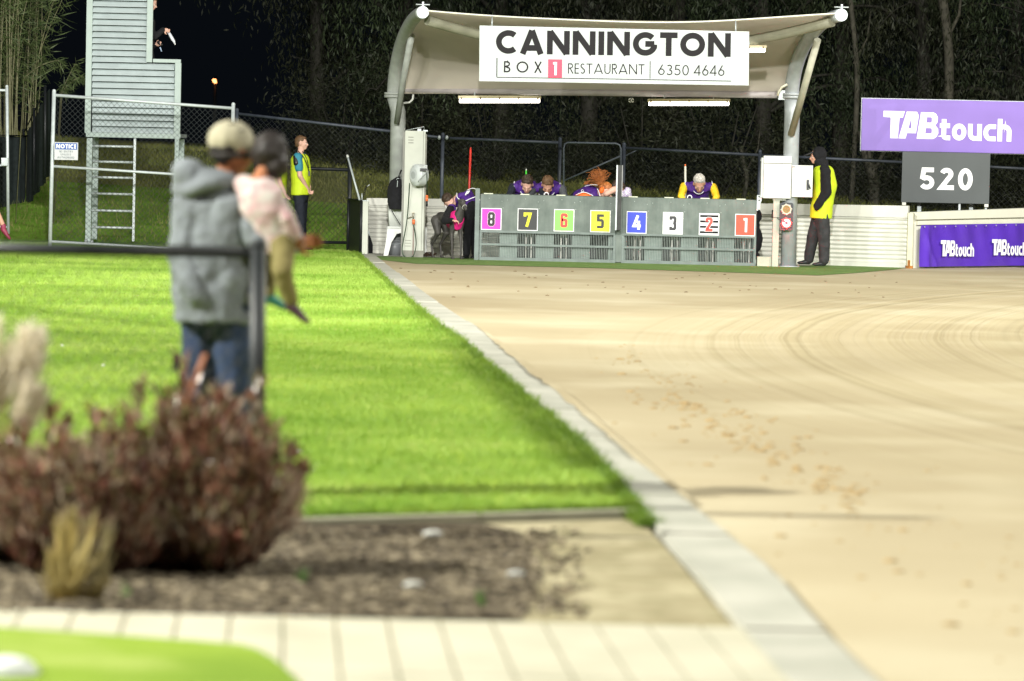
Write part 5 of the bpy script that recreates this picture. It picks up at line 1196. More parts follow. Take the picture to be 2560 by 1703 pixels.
# one tall rusty shoot
t = thing('rusty_shoot', 'single tall rusty orange shoot standing above the large red bush', 'plant', (at(470, 1000, 13.1).x, 13.1, 0))
mb = MB(); a, b_ = at(472, 990, 13.3), at(513, 885, 13.3); mb.loft([(V((a.x-.03, 13.45, .45)), (.003, 0, 0), (0, .003, 0)), (a, (.009, 0, .003), (0, .005, 0)), (a.lerp(b_, .5), (.012, 0, .004), (0, .005, 0)), (b_, (.010, 0, .0), (0, .004, 0))], 10); mb.build('blade', M('rusty blade', (.32, .12, .06), .5, .3, 12), t)
# cream plumes at the left edge
t = thing('plume_grass', 'pale cream plume grass at the left edge of the photo', 'ornamental grass', (at(-5, 1200, 13.6).x, 13.6, 0))
mb = MB(); B = []; D = []
for i in range(26):
    u = random.uniform(-60, 90); vt = random.uniform(770, 960)+abs(u-10)*.8; e = at(u+random.uniform(-10, 30), vt, 13.6+random.uniform(-.1, .1)); b0_ = V((at(-10, 1200, 13.6).x+random.gauss(0, .03), 13.6, 0))
    pth = smooth_path([b0_, b0_.lerp(e, .6)+V((-.02, 0, .05)), e], 10); mb.tube(pth, .0025, 4)
    for j in range(220): p = pth[-1-int(random.random()*8)]; B.append(tuple(p+V((random.gauss(0, .012), random.gauss(0, .012), random.gauss(0, .015))))); D.append((random.gauss(.3, .4), random.gauss(0, .4), random.uniform(.3, 1)))
mb.build('stems', M('straw', (.45, .36, .17), .6, .2), t); n_ = len(B)
o = leaves('plumes', np.array(B), np.array(D), rng.uniform(.03, .06, n_), rng.uniform(.003, .006, n_), M('cream plume', (.80, .74, .60), .7, .1, 10, trans=.4)); o.data.transform(Matrix.Translation(-wloc(t))); o.parent = t
# straw-yellow strap leaves in front
def straps(label, specs, Y, mat, name='strap_plant'):
    t = thing(name, label, 'plant', (at(specs[0][0], 1500, Y).x, Y, 0)); mb = MB()
    for (u0, v0, u1, v1, w_) in specs:
        a = at(u0, v0, Y); b_ = at(u1, v1, Y); m = a.lerp(b_, .5)+V((random.gauss(0, .01), random.gauss(0, .02), .0))
        e = V((w_, random.gauss(0, w_*.4), 0)); f = V((0, .0015, 0)); mb.loft([(a, e*.6, f), (m, e, f), (a.lerp(b_, .85), e*.7, f), (b_, e*.15, f)], 8)
    mb.build('blades', mat, t); return t
straw = M('straw yellow blade', (.48, .38, .14), .55, .2, 10, trans=.2)
straps('dry straw yellow strap leaved plant at the front of the mulch bed', [(a_, b_, c_, d_, w_*.5) for a_, b_, c_, d_, w_ in [(130, 1500, 160, 1290, .018), (150, 1500, 175, 1262, .020), (165, 1500, 190, 1258, .018), (175, 1490, 245, 1310, .013), (140, 1490, 118, 1380, .012), (185, 1490, 262, 1370, .011), (120, 1500, 98, 1430, .012), (170, 1495, 222, 1400, .015), (150, 1500, 140, 1420, .02), (200, 1495, 285, 1440, .009)]]+[(random.uniform(120, 200), 1500, random.uniform(110, 250), random.uniform(1265, 1440), random.uniform(.004, .008)) for _ in range(34)], 12.35, straw)
gdry = M('dry grass blade', (.30, .25, .12), .6, .3, 12, trans=.2)
straps('tuft of brown dry grass right of the straw yellow plant', [(random.uniform(190, 260), 1500, random.uniform(170, 290), random.uniform(1290, 1430), .006) for _ in range(40)], 12.5, gdry, 'dry_tuft')
gg_ = M('weed green', (.10, .22, .04), .5, .2, 12, trans=.2)
for (u, v, lab) in ((312, 1500, 'small green weed sprout right of the straw plant'), (753, 1462, 'small green weed sprout in the middle of the mulch'), (1205, 1520, 'small green weed at the right front of the mulch')):
    p = G(u, v); straps(lab, [(u+random.gauss(0, 3), v, u+random.gauss(0, 9), v-random.uniform(15, 50), .004) for _ in range(9)], p.y, gg_, 'weed_sprout')['group'] = 'green weeds in the mulch bed'
# white rounded thing at the very corner
p = G(15, 1722); t = thing('white_marker', 'white rounded marker on the near lawn in the bottom left corner', 'marker', (p.x, p.y, .045))
mb = MB(); mb.ell((p.x-.0, p.y, .06), (.085, .085, .035), None, 24, 12); mb.build('marker_dome', M('white plastic', (.8, .82, .82), .35, .03), t); mb = MB(); mb.tube([(p.x, p.y, .045), (p.x, p.y, .055)], .095, 24); mb.build('marker_base', MATS['white plastic'], t)

# ================================================================== PEOPLE
def rotframe(f, u):
    f = f.normalized(); s = f.cross(u).normalized(); u2 = s.cross(f).normalized(); return s, f, u2     # s = person's right
def hand(mb, w_, d, palm_n, k=1.0, curl=.5, thumb_side=1):
    """palm with four fingers and a thumb, from wrist w_ along d"""
    d = d.normalized(); s = d.cross(palm_n).normalized()*thumb_side; n_ = palm_n.normalized()
    R3 = Matrix((s, d, n_)).transposed()
    mb.ell(w_+d*.045*k, (.038*k, .05*k, .016*k), R3, 10, 8)
    for i, (o_, l) in enumerate(((-.028, .062), (-.010, .074), (.010, .070), (.027, .055))):
        a = w_+d*.085*k+s*o_*k*-1; b_ = a+(d*math.cos(curl)+n_*math.sin(curl))*l*.5*k; c = b_+(d*math.cos(curl*2.2)+n_*math.sin(curl*2.2))*l*.5*k
        mb.limb(a, .0095*k, b_, .0085*k, 7); mb.limb(b_, .0085*k, c, .0075*k, 7)
    a = w_+d*.025*k+s*.03*k; b_ = a+(d*.6+s*.7+n_*.2)*.04*k; c = b_+(d*.9+n_*.4)*.03*k
    mb.limb(a, .012*k, b_, .011*k, 7); mb.limb(b_, .010*k, c, .009*k, 7)
def head_prims(mb, c, f, u, k=1.0):
    s, f, u = rotframe(f, u); R3 = Matrix((s, f, u)).transposed()
    P = lambda x, y, z: c+s*x*k+f*y*k+u*z*k
    E = lambda x, y, z, r: mb.ell(P(x, y, z), tuple(q*k for q in r), R3, 14, 10)
    E(0, -.01, .03, (.075, .095, .085)); E(0, .03, -.03, (.06, .06, .075)); E(0, .055, -.08, (.036, .033, .028)); E(0, .078, .012, (.05, .018, .012))
    mb.limb(P(0, .088, .0), .010*k, P(0, .108, -.03), .014*k, 8); E(.04, .062, -.025, (.025, .022, .022)); E(-.04, .062, -.025, (.025, .022, .022))
    E(0, .082, -.058, (.024, .014, .011)); E(.078, -.005, -.01, (.010, .018, .03)); E(-.078, -.005, -.01, (.010, .018, .03)); E(0, -.03, -.02, (.06, .06, .06))
def face_parts(parent, c, f, u, k=1.0, brow=(.1, .06, .03), lip=(.42, .16, .13), closed=False):
    s, f, u = rotframe(f, u); P = lambda x, y, z: c+s*x*k+f*y*k+u*z*k
    for sx in (-1, 1):
        if closed:
            mb = MB(); mb.limb(P(sx*.018, .085, -.012), .0035*k, P(sx*.042, .078, -.012), .003*k, 6); mb.build('eyelid', M('eyelid line', (.16, .07, .05), .6), parent); mb = MB(); mb.limb(P(sx*.014, .092, .014), .0035*k, P(sx*.046, .082, .014), .0035*k, 6); mb.build('eyebrow', M('brow%g' % brow[0], brow, .8), parent); continue
        mb = MB(); mb.ell(P(sx*.030, .078, -.008), .0115*k, None, 8, 6); e = mb.build('eye', M('eye white', (.7, .68, .65), .3), parent)
        mb = MB(); mb.ell(P(sx*.030, .0865, -.009), .006*k, None, 8, 6); mb.build('iris', M('iris', (.03, .02, .015), .3), e)
        mb = MB(); mb.limb(P(sx*.014, .093, .014), .004*k, P(sx*.048, .082, .014), .004*k, 6); mb.build('eyebrow', M('brow%g' % brow[0], brow, .8), parent)
    mb = MB(); R3 = Matrix((s, f, u)).transposed(); mb.ell(P(0, .093, -.058), (.022*k, .006*k, .006*k), R3, 10, 6); mb.build('mouth', M('lips', lip, .5), parent)
def hair_cap(parent, c, f, u, mat, k=1.0, length=0, fringe=.02, name='hair', vox=.011, disp=.022):
    s, f, u = rotframe(f, u); R3 = Matrix((s, f, u)).transposed(); P = lambda x, y, z: c+s*x*k+f*y*k+u*z*k; mb = MB()
    mb.ell(P(0, -.022, .052), (.082*k, .094*k, .078*k), R3, 16, 10); mb.ell(P(0, -.055, .0), (.075*k, .06*k, .075*k), R3, 14, 10); mb.ell(P(0, .045, .085), (.055*k, .035*k, .028*k), R3)
    if length: mb.ell(P(0, -.06, -.06), (.075*k, .045*k, .09*k), R3)
    return blob(mb, name, mat, parent, vox, 2, disp, .03)

def human(label, J, cat='person', top=None, bottom=None, shoe=None, sk=skin, hair=None, vest=None, k=1.0, vox=.012, face=True, fold=.018, group=None, sleeves='long', piping=False, loc=None, name='person', topk=1.0, brow=(.1, .06, .03), hands=True, hair_len=0, legs='long', nohair=False, vestk=1.0, be=0):
    pel, che, nek, hd = J['pelvis'], J['chest'], J['neck'], J['head']; sd = J['side'].normalized()     # sd points to the person's right
    hf, hu = J['hf'], J['hu']
    upv = (nek-pel).normalized(); fw = upv.cross(sd)*-1; fw = sd.cross(upv)*-1
    fwd = upv.cross(sd).normalized()*1.0
    root = thing(name, label, cat, loc or (pel.x, pel.y, 0), group)
    shw = .175*k*J.get('shw', 1); hpw = .095*k
    SR = nek-upv*.055*k+sd*shw; SL = nek-upv*.055*k-sd*shw
    SR = J.get('shR', SR); SL = J.get('shL', SL)
    HR = pel+sd*hpw; HL = pel-sd*hpw
    dep = fwd
    def torso(mb, e, lo=-.06, neckr=1):
        mb.loft([(pel+upv*lo*k, sd*(.155*k+e), dep*(.105*k+e)), (pel+upv*.06*k, sd*(.155*k+e), dep*(.11*k+e)), (pel.lerp(che, .5), sd*(.140*k+e), dep*(.10*k+e)), (che, sd*(.165*k+e), dep*(.115*k+e)), (nek-upv*.09*k, sd*(.165*k+e), dep*(.10*k+e)), (nek-upv*.035*k, sd*(.11*k+e), dep*(.075*k+e)), (nek, sd*(.06*k+e*.6), dep*(.055*k+e*.6))], 18)
    def arm(mb, S, E_, W_, e, full=True, r=(.052, .042, .030)):
        mb.limb(S, r[0]*k+e, E_, r[1]*k+e*.9)
        if full: mb.limb(E_, r[1]*k+e*.85, W_, r[2]*k+e*.75)
    def leg(mb, Hh, K_, A_, e, full=True):
        mb.limb(Hh, .082*k+e, K_, .056*k+e)
        if full: mb.limb(K_, .054*k+e, A_, .038*k+e)
    # body
    mb = MB(); torso(mb, 0); mb.limb(nek-upv*.02, .055*k, hd-hu.normalized()*.04*k, .05*k); head_prims(mb, hd, hf, hu, k*J.get('hk', 1))
    arm(mb, SR, J['elR'], J['wrR'], 0); arm(mb, SL, J['elL'], J['wrL'], 0)
    leg(mb, HR, J['knR'], J['anR'], 0); leg(mb, HL, J['knL'], J['anL'], 0)
    for (w_, e_, key) in ((J['wrR'], J['elR'], 'hR'), (J['wrL'], J['elL'], 'hL')):
        d = J.get(key, (w_-e_)); nrm = J.get(key+'n', fwd if abs(d.normalized().dot(fwd)) < .8 else sd)
        if hands: hand(mb, w_, d, nrm, k, J.get('curl', .55), 1 if key == 'hR' else -1)
    for A_ in (J['anR'], J['anL']): mb.limb(A_, .035*k, A_+V((0, 0, -.05*k)), .03*k)
    blob(mb, 'body', sk, root, vox, 2)
    hk = k*J.get('hk', 1)
    if face: face_parts(root, hd, hf, hu, hk, brow, closed=J.get('closed', False))
    if hair and not nohair: hair_cap(root, hd, hf, hu, hair, hk, hair_len, vox=vox)
    if top:
        mb = MB(); e = .014*topk; torso(mb, e, -.10 if sleeves == 'long' else .04); full = sleeves == 'long'
        arm(mb, SR, J['elR'] if full else SR.lerp(J['elR'], .62), J['wrR'].lerp(J['elR'], .05), e*1.0, full); arm(mb, SL, J['elL'] if full else SL.lerp(J['elL'], .62), J['wrL'].lerp(J['elL'], .05), e*1.0, full)
        blob(mb, 'top', top, root, vox, 2, fold, .09)
    if bottom:
        mb = MB(); e = .016+be; mb.loft([(pel+upv*.10*k, sd*(.15*k+e), dep*(.105*k+e)), (pel, sd*(.165*k+e), dep*(.115*k+e)), (pel-V((0, 0, .08*k)), sd*(.15*k+e), dep*(.10*k+e))], 16)
        for Hh, K_, A_ in ((HR, J['knR'], J['anR']), (HL, J['knL'], J['anL'])):
            if legs == 'long': leg(mb, Hh, K_, A_, e+.004)
            else: mb.limb(Hh, .082*k+e, Hh.lerp(K_, .85), .066*k+e)
        blob(mb, 'trousers' if legs == 'long' else 'shorts', bottom, root, vox, 2, fold, .10)
    if shoe:
        for A_, key in ((J['anR'], 'tR'), (J['anL'], 'tL')):
            td = J[key].normalized(); mb = MB(); base_ = A_+V((0, 0, -.055*k)); R3 = Matrix((td.cross(V((0, 0, 1))).normalized(), td, td.cross(V((0, 0, 1))).normalized().cross(td))).transposed()
            mb.ell(base_+td*.035*k, (.043*k, .085*k, .038*k), R3); mb.ell(base_+td*.10*k+V((0, 0, -.008)), (.045*k, .085*k, .028*k), R3); mb.limb(A_, .045*k, base_, .042*k)
            s_ = blob(mb, 'shoe', shoe, root, .010, 2)
    if vest:
        mb = MB(); torso(mb, .026*topk*vestk, -.10 if sleeves == 'long' else .02); mb.limb(SR.lerp(SL, .12), .055*k+.018, SR.lerp(SL, .3), .05*k); mb.limb(SL.lerp(SR, .12), .055*k+.018, SL.lerp(SR, .3), .05*k)
        blob(mb, 'vest', vest, root, vox, 2, fold*.6, .11)
        if piping:
            mb = MB(); wd = .165*k+.03
            for sg_, S_ in ((1, SR), (-1, SL)):
                C_ = S_-sd*sg_*.035*k; ex_ = sd*sg_
                ring = [C_+(upv*math.cos(a)*.085+fwd*math.sin(a)*.12)*k-upv*.03*k+ex_*.02 for a in [2*PI*i/20 for i in range(21)]]
                mb.tube(ring, .007, 6)
            # neckline
            ringn = [nek-upv*.05*k+fwd*.045+(sd*math.cos(a)*.09+(fwd*.9-upv*.35)*math.sin(a)*.11)*k for a in [2*PI*i/20 for i in range(21)]]
            mb.tube(ringn, .007, 6)
            mb.build('piping', whitecloth, root)
    return root, dict(SR=SR, SL=SL, fwd=fwd, up=upv)

Z = V((0, 0, 1))
# ---- handlers bending over the boxes (they lean towards the camera, faces down)
hair_br = M('dark brown hair', (.045, .028, .018), .6, .4, 40, .4, 200); hair_lb = M('mid brown hair', (.12, .065, .03), .6, .4, 40, .4, 200); hair_gr = M('grey hair', (.42, .40, .36), .6, .3, 40, .4, 200); hair_bk = M('black hair', (.02, .015, .013), .5, .4, 40, .3, 200)
hair_rd = M('ginger hair', (.36, .12, .03), .5, .4, 30, .4, 150); navy = M('navy trousers', (.012, .015, .025), .85, .3, 14, .2, 60); greyj = M('grey jersey', (.07, .075, .085), .85, .2, 10, .2, 60); yel = M('bright yellow cloth', (.80, .52, .02), .7, .08, 10, .15, 60)
def bender(label, u, v, sk_, hair_, top_, bot_, yaw=0, lift=0, back=.0, bow=.85, **kw):
    hd = at(u, v, 55.95); xc = hd.x; Yf = 56.42+back
    pel = V((xc+kw.pop('dx', 0), Yf-.02, .90)); nek = hd+V((.0, .13, .005))+V((kw.get('nx', 0), 0, 0)); kw.pop('nx', None)
    che = pel.lerp(nek, .62)+V((0, .03, .06)); sd = V((-1, yaw, 0)).normalized()      # facing the camera: right hand is at -x
    f = V((kw.pop('fx', 0), -1, -bow)).normalized(); hu = (V((0, -bow, 1))).normalized(); hu = (hu-f*hu.dot(f)).normalized()
    J = dict(pelvis=pel, chest=che, neck=nek, head=hd, side=sd, hf=f, hu=hu, knR=V((xc-.11, Yf-.05, .48)), anR=V((xc-.11, Yf+.02, .085)), knL=V((xc+.11, Yf-.05, .48)), anL=V((xc+.11, Yf+.02, .085)),
             elR=nek+V((-.27, -.10, -.20)), wrR=nek+V((-.16, -.16, -.42)), elL=nek+V((.27, -.10, -.20)), wrL=nek+V((.16, -.16, -.42)), tR=V((0, -1, 0)), tL=V((0, -1, 0)))
    J['shR'] = nek+V((-.22, .06, -.055)); J['shL'] = nek+V((.22, .06, -.055)); J['hk'] = 1.12; J['closed'] = True
    return human(label, J, top=top_, bottom=bot_, shoe=blackplastic, sk=sk_, hair=hair_, vest=purple, piping=True, vox=.011, group='handlers at the starting boxes', **kw)
bender('dark haired handler in purple vest and navy sleeves bowing in front of the green pole', 1318, 461, skin_pale, hair_br, navy, navy, yaw=.15, dx=-.08, fx=-.1)
bender('brown haired handler in purple vest and grey sleeves bowing, right of the green pole', 1369, 463, skin, hair_lb, greyj, navy, yaw=-.15, dx=.12, fx=-.05, bow=1.0)
r_, inf = bender('older grey haired handler with glasses, purple vest and bright yellow sleeves', 1748, 459, skin, hair_gr, yel, navy, fx=.1, brow=(.3, .28, .25))
# glasses
hd = at(1748, 459, 55.95); f = V((.1, -1, -.6)).normalized(); hu = V((0, -.6, 1)); hu = (hu-f*hu.dot(f)).normalized(); s_ = f.cross(hu)
mb = MB()
for sx in (-1, 1):
    c = hd+s_*sx*.031+f*.10-hu*.02; mb.tube([c+s_*.024*math.cos(a)+hu*.016*math.sin(a) for a in [2*PI*i/14 for i in range(15)]], .0028, 5); mb.tube([c+s_*sx*.024, hd+s_*sx*.08+hu*.0], .0028, 5)
mb.build('glasses', M('thin gilt frame', (.5, .36, .22), .3, .1, metal=.5), r_)
# dark crew collar under the vest
for (uu, vv, lab) in ((1724, 494, 'mark'), (1366, 487, 'mark')):
    p = at(uu, vv, 55.78)
    nm = [o for o in bpy.data.objects if o.get('label', '').startswith('older grey' if uu > 1500 else 'brown haired handler')][0]
    mb = MB(); mb.tube([p+V((.033*math.cos(a), 0, .033*math.sin(a))) for a in [2*PI*i/16 for i in range(17)]], .009, 6); mb.build('vest_emblem', whitecloth, nm)

# ---- red haired woman bent over, back level, head hidden behind the divider board side
hd = at(1512, 476, 55.9)
nek = at(1500, 484, 56.05); pel = at(1440, 500, 56.45); pel.z = .92
J = dict(pelvis=pel, chest=pel.lerp(nek, .6)+V((0, 0, .05)), neck=nek, head=hd, side=V((.3, .9, .1)), hf=V((.5, -.5, -.75)), hu=V((.75, -.2, .45)), knR=V((pel.x, 56.4, .48)), anR=V((pel.x, 56.45, .085)), knL=V((pel.x-.15, 56.5, .48)), anL=V((pel.x-.15, 56.5, .085)),
         elR=at(1530, 500, 55.8), wrR=at(1536, 520, 56.05), elL=at(1480, 510, 56.3), wrL=at(1490, 540, 56.3), tR=V((1, -.3, 0)), tL=V((1, -.3, 0)), shR=at(1512, 484, 55.95), shL=at(1496, 484, 56.3))
r_, inf = human('red haired handler in purple and orange vest bent flat, ponytail tossed up', J, top=None, bottom=navy, shoe=blackplastic, sk=skin_pale, hair=hair_rd, vest=purple, piping=False, vox=.011, group='handlers at the starting boxes', face=False, sleeves='short')
mb = MB(); mb.ell(at(1458, 489, 55.9), (.13, .05, .045), Matrix.Rotation(-.05, 3, 'Y')); mb.ell(at(1504, 476, 55.83), (.04, .03, .055), Matrix.Rotation(.4, 3, 'Y')); blob(mb, 'vest_panel', M('orange vest cloth', (.80, .14, .015), .6, .08, 10, .2, 60), r_, .011, 2, .01, .08)
mb = MB(); mb.tube(smooth_path([at(1440, 488, 55.83), at(1450, 483, 55.8), at(1462, 481, 55.8), at(1478, 487, 55.8), at(1484, 492, 55.8)]), .006, 6); mb.tube(smooth_path([at(1493, 472, 55.77), at(1497, 480, 55.76), at(1500, 491, 55.76)]), .006, 6); mb.tube(smooth_path([at(1462, 466, 55.9), at(1480, 462, 55.9), at(1494, 463, 55.9)]), .004, 6)
mb.build('piping', whitecloth, r_)
mb = MB(); a = at(1456, 477, 55.80); text(mb, '9', a, (.9, 0, .2), (-.2, 0, .9), .05, .2, width=.03) if False else mb.tube([a+V((.016*math.cos(t_), 0, .016*math.sin(t_))) for t_ in [2*PI*i/12 for i in range(13)]]+[a+V((.016, 0, -.03))], .004, 5); mb.build('vest_numeral', whitecloth, r_)
mb = MB(); mb.limb(at(1516, 484, 55.75), .045, at(1535, 474, 55.75), .05); blob(mb, 'shoulder', skin_pale, r_, .01, 2)
mb = MB(); tie = at(1500, 462, 56.0)
for i in range(150):
    a_ = random.gauss(1.75, .42); l = random.uniform(.12, .24); e = tie+V((math.cos(a_)*l, random.gauss(0, .03), math.sin(a_)*l)); m = (tie+e)/2+V((random.gauss(0, .02), random.gauss(0, .02), .02)); s0 = tie+V((random.gauss(0, .03), random.gauss(0, .02), random.gauss(-.01, .012)))
    mb.tube(smooth_path([s0, m, e, e+V((random.gauss(.0, .03), 0, random.gauss(-.01, .02)))], 3), [.004]*9+[.001], 3)
for i in range(40):
    s0 = at(random.uniform(1480, 1512), random.uniform(455, 466), 55.95); e = at(random.uniform(1456, 1490), random.uniform(452, 461), 55.95); mb.tube(smooth_path([s0, (s0+e)/2+V((0, 0, .01)), e], 3), .003, 3)
mb.ell(at(1503, 459, 56.0), (.075, .05, .04)); mb.build('ponytail', hair_rd, r_)

# ---- person in striped shirt just right of the divider board
hd = at(1546, 470, 56.1); nek = at(1548, 478, 56.2); pel = V((at(1562, 500, 56.5).x, 56.5, .9))
J = dict(pelvis=pel, chest=pel.lerp(nek, .6)+V((.02, 0, .03)), neck=nek, head=hd, side=V((-.6, .8, 0)), hf=V((-.7, -.4, -.6)), hu=V((-.4, -.1, .8)), knR=V((pel.x-.1, 56.45, .48)), anR=V((pel.x-.1, 56.5, .085)), knL=V((pel.x+.1, 56.45, .48)), anL=V((pel.x+.1, 56.5, .085)),
         elR=at(1548, 515, 56.1), wrR=at(1545, 540, 56.1), elL=at(1575, 508, 56.3), wrL=at(1560, 540, 56.2), tR=V((0, -1, 0)), tL=V((0, -1, 0)), shR=at(1552, 486, 56.1), shL=at(1566, 479, 56.2))
stripe = M('lilac striped shirt', (.35, .25, .5), .7, .2, 70, col2=(.75, .73, .78), detail=0)
human('handler in lilac striped shirt, only a shoulder showing right of the divider board', J, top=stripe, bottom=navy, shoe=blackplastic, sk=skin, hair=hair_br, vox=.011, group='handlers at the starting boxes', face=False)

# ---- handler bending beside the grey dog
fx_ = at(1178, 648, 55.75).x; YH = 55.75
hd = at(1124, 505, YH-.12); nek = at(1144, 491, YH-.05); pel = V((at(1180, 520, YH).x, YH+.05, .80))
J = dict(pelvis=pel, chest=at(1163, 491, YH), neck=nek, head=hd, side=V((.25, .95, -.1)), hf=V((.35, -.85, -.40)), hu=V((-.45, -.3, .65)),
         knR=V((fx_+.04, YH+.1, .45)), anR=V((fx_+.06, YH+.14, .085)), knL=V((fx_-.06, YH-.1, .45)), anL=V((fx_-.07, YH-.08, .085)), shR=at(1148, 505, YH+.12), shL=at(1126, 524, YH-.36),
         elL=at(1111, 553, YH-.60), wrL=at(1130, 551, YH-.72), hL=V((1, -.1, -.15)), elR=at(1176, 545, YH-.05), wrR=at(1156, 560, YH-.15), tR=V((-.3, -1, 0)), tL=V((-.3, -1, 0)))
J['side'] = V((.25, .95, -.1)); J['closed'] = True; J['hk'] = 1.08
r_, inf = human('crouching dark haired handler in a purple vest hugging the standing grey greyhound', J, top=darkcloth, bottom=darkcloth, shoe=blackplastic, sk=skin_pale, hair=hair_br, vest=purple, vox=.011, group='handlers at the starting boxes')
mb = MB(); mb.tube(smooth_path([at(1142, 483, YH-.17), at(1144, 495, YH-.25), at(1160, 503, YH-.23), at(1176, 497, YH-.2), at(1189, 492, YH-.17)]), .007, 6); mb.tube(smooth_path([at(1114, 513, YH-.24), at(1118, 527, YH-.27), at(1128, 536, YH-.3)]), .006, 6); mb.tube(smooth_path([at(1168, 476, YH-.14), at(1180, 471, YH-.1), at(1190, 473, YH-.1)]), .006, 6); mb.build('piping', whitecloth, r_)
mb = MB(); mb.limb(at(1164, 487, YH-.19), .012, at(1168, 480, YH-.18), .014); mb.limb(at(1169, 484, YH-.19), .010, at(1173, 478, YH-.18), .012); mb.build('vest_lettering', whitecloth, r_)

# ---- hooded man on the right, side on, facing left
YM = 55.15
def A(u, v, dy=0): return at(u, v, YM+dy)
J = dict(pelvis=A(2053, 530), chest=A(2064, 462), neck=A(2060, 414), head=A(2042, 391), side=V((0, 1, 0)), hf=V((-1, -.1, -.12)), hu=V((-.1, 0, 1)),
         knR=A(2033, 590, .08), anR=A(2022, 646, .1), knL=A(2060, 594, -.1), anL=A(2060, 650, -.12), elR=A(2048, 480, .24), wrR=A(2034, 518, .16), elL=A(2063, 482, -.25), wrL=A(2040, 518, -.20), tR=V((-1, 0, -.05)), tL=V((-1, 0, -.05)), shw=.95)
J['side'] = V((0, 1, 0)); 
charc = M('charcoal tracksuit', (.028, .028, .030), .9, .3, 12, .25, 50)
r_, inf = human('man in black hood, dark tracksuit and fluorescent yellow vest at the white cabinets', J, top=darkcloth, bottom=charc, shoe=M('black shoe', (.02, .022, .025), .5, .3, 20), sk=skin, hair=None, vest=hivis, k=.98, vox=.011, topk=2.0, vestk=1.2, fold=.02, be=.022, hands=False)
mb = MB(); mb.ell(A(2048, 386), (.115, .108, .118)); mb.ell(A(2050, 404), (.105, .10, .07)); mb.limb(A(2056, 410), .095, A(2058, 424), .10); blob(mb, 'hood', darkcloth, r_, .011, 2, .02, .05)
mb = MB(); mb.limb(A(2064, 428, -.22), .078, A(2068, 482, -.27), .066); mb.limb(A(2068, 482, -.27), .062, A(2042, 520, -.25), .048); blob(mb, 'sleeve', darkcloth, r_, .011, 2, .02, .08)
mb = MB(); mb.loft([(A(2032, 381), (0, .06, 0), (0, 0, .016)), (A(2020, 386), (0, .065, 0), (0, 0, .014)), (A(2009, 389), (0, .05, 0), (0, 0, .008))], 12); mb.build('cap_brim', M('cap cloth', (.035, .035, .037), .8), r_)
# ---- teenage attendant in profile, facing right
YA_ = 58.0
def A(u, v, dy=0): return at(u, v, YA_+dy)
J = dict(pelvis=A(752, 491), chest=A(752, 430), neck=A(750, 385), head=A(754, 358), side=V((-.15, -1, 0)), hf=V((1, -.15, 0)), hu=V((0, 0, 1)),
         knR=A(752, 555, -.1), anR=A(750, 612, -.1), knL=A(756, 555, .1), anL=A(756, 612, .1), elR=A(750, 440, -.22), wrR=A(769, 472, -.10), elL=A(765, 440, .2), wrL=A(774, 468, .0), tR=V((1, -.1, 0)), tL=V((1, 0, 0)), hR=V((.45, .5, -.8)), hL=V((.2, -.5, -.8)), shw=1.05, curl=1.0)
teal = M('teal and black shirt', (.03, .20, .27), .7, .1, 8, .15, 60)
r_, inf = human('teenage attendant in fluorescent yellow vest standing in profile with hands clasped', J, top=teal, bottom=navy, shoe=blackplastic, sk=skin_pale, hair=hair_lb, vest=hivis, k=.95, vox=.011, sleeves='short', topk=2.0, hair_len=0)
mb = MB(); mb.tube(smooth_path([A(746, 378, -.1), A(760, 395, -.17), A(770, 420, -.15), A(774, 436, -.13)]), .007, 6); mb.tube(smooth_path([A(756, 378, -.1), A(767, 398, -.15), A(772, 420, -.12)]), .006, 6); mb.box(A(771, 428, -.16), A(775, 440, -.15)); mb.build('lanyard', blackplastic, r_)
mb = MB(); mb.limb(A(740, 393, -.19), .05, A(741, 408, -.22), .048); blob(mb, 'sleeve_panel', blackplastic, r_, .01, 2)
# ---- second attendant, hidden but for a sliver
YA_ = 58.3
J = dict(pelvis=A(697, 500), chest=A(697, 440), neck=A(697, 398), head=A(694, 372), side=V((-.3, -1, 0)), hf=V((1, .1, 0)), hu=V((0, 0, 1)), knR=A(697, 560, -.1), anR=A(695, 612, -.1), knL=A(700, 560, .1), anL=A(700, 612, .1), elR=A(700, 458, -.22), wrR=A(712, 482, -.18), elL=A(706, 458, .2), wrL=A(714, 480, .1), tR=V((1, 0, 0)), tL=V((1, 0, 0)))
human('second attendant in a fluorescent yellow vest, almost hidden behind the child', J, top=navy, bottom=navy, shoe=blackplastic, sk=skin_pale, hair=hair_br, vest=hivis, k=.93, vox=.012, sleeves='short')

# ---- official on the tower, seen beside the louvres
YA_ = 58.0
J = dict(pelvis=A(366, 165), chest=A(366, 90), neck=A(370, 40), head=A(377, 8), side=V((-.1, -1, 0)), hf=V((1, -.2, -.35)), hu=V((.3, 0, 1)), knR=A(362, 250, -.08), anR=A(360, 322, -.08), knL=A(366, 250, .1), anL=A(364, 322, .1),
         elR=A(386, 92, -.2), wrR=A(409, 74, -.22), elL=A(378, 118, .16), wrL=A(388, 112, .0), tR=V((1, 0, 0)), tL=V((1, 0, 0)), hR=V((1, -.1, -.25)), hL=V((1, 0, .2)), curl=.9)
r_, inf = human('official in black on the louvred tower, face and two hands showing', J, top=darkcloth, bottom=darkcloth, shoe=blackplastic, sk=skin_pale, hair=hair_lb, k=.98, vox=.010)
t = thing('white_bottle', 'small white bottle held out in the upper hand of the official on the tower', 'bottle', A(432, 98, -.22))
mb = MB(); mb.tube([A(421, 80, -.22), A(431, 98, -.22), A(435, 104, -.22), A(437, 110, -.22)], [.022, .026, .02, .010], 12); mb.build('bottle_body', M('milky plastic', (.6, .62, .68), .3, .1), t)
mb = MB(); mb.tube([A(436.5, 107, -.22), A(438, 112, -.22)], .010, 8); mb.build('bottle_cap', M('white cap', (.8, .8, .8), .3), t)
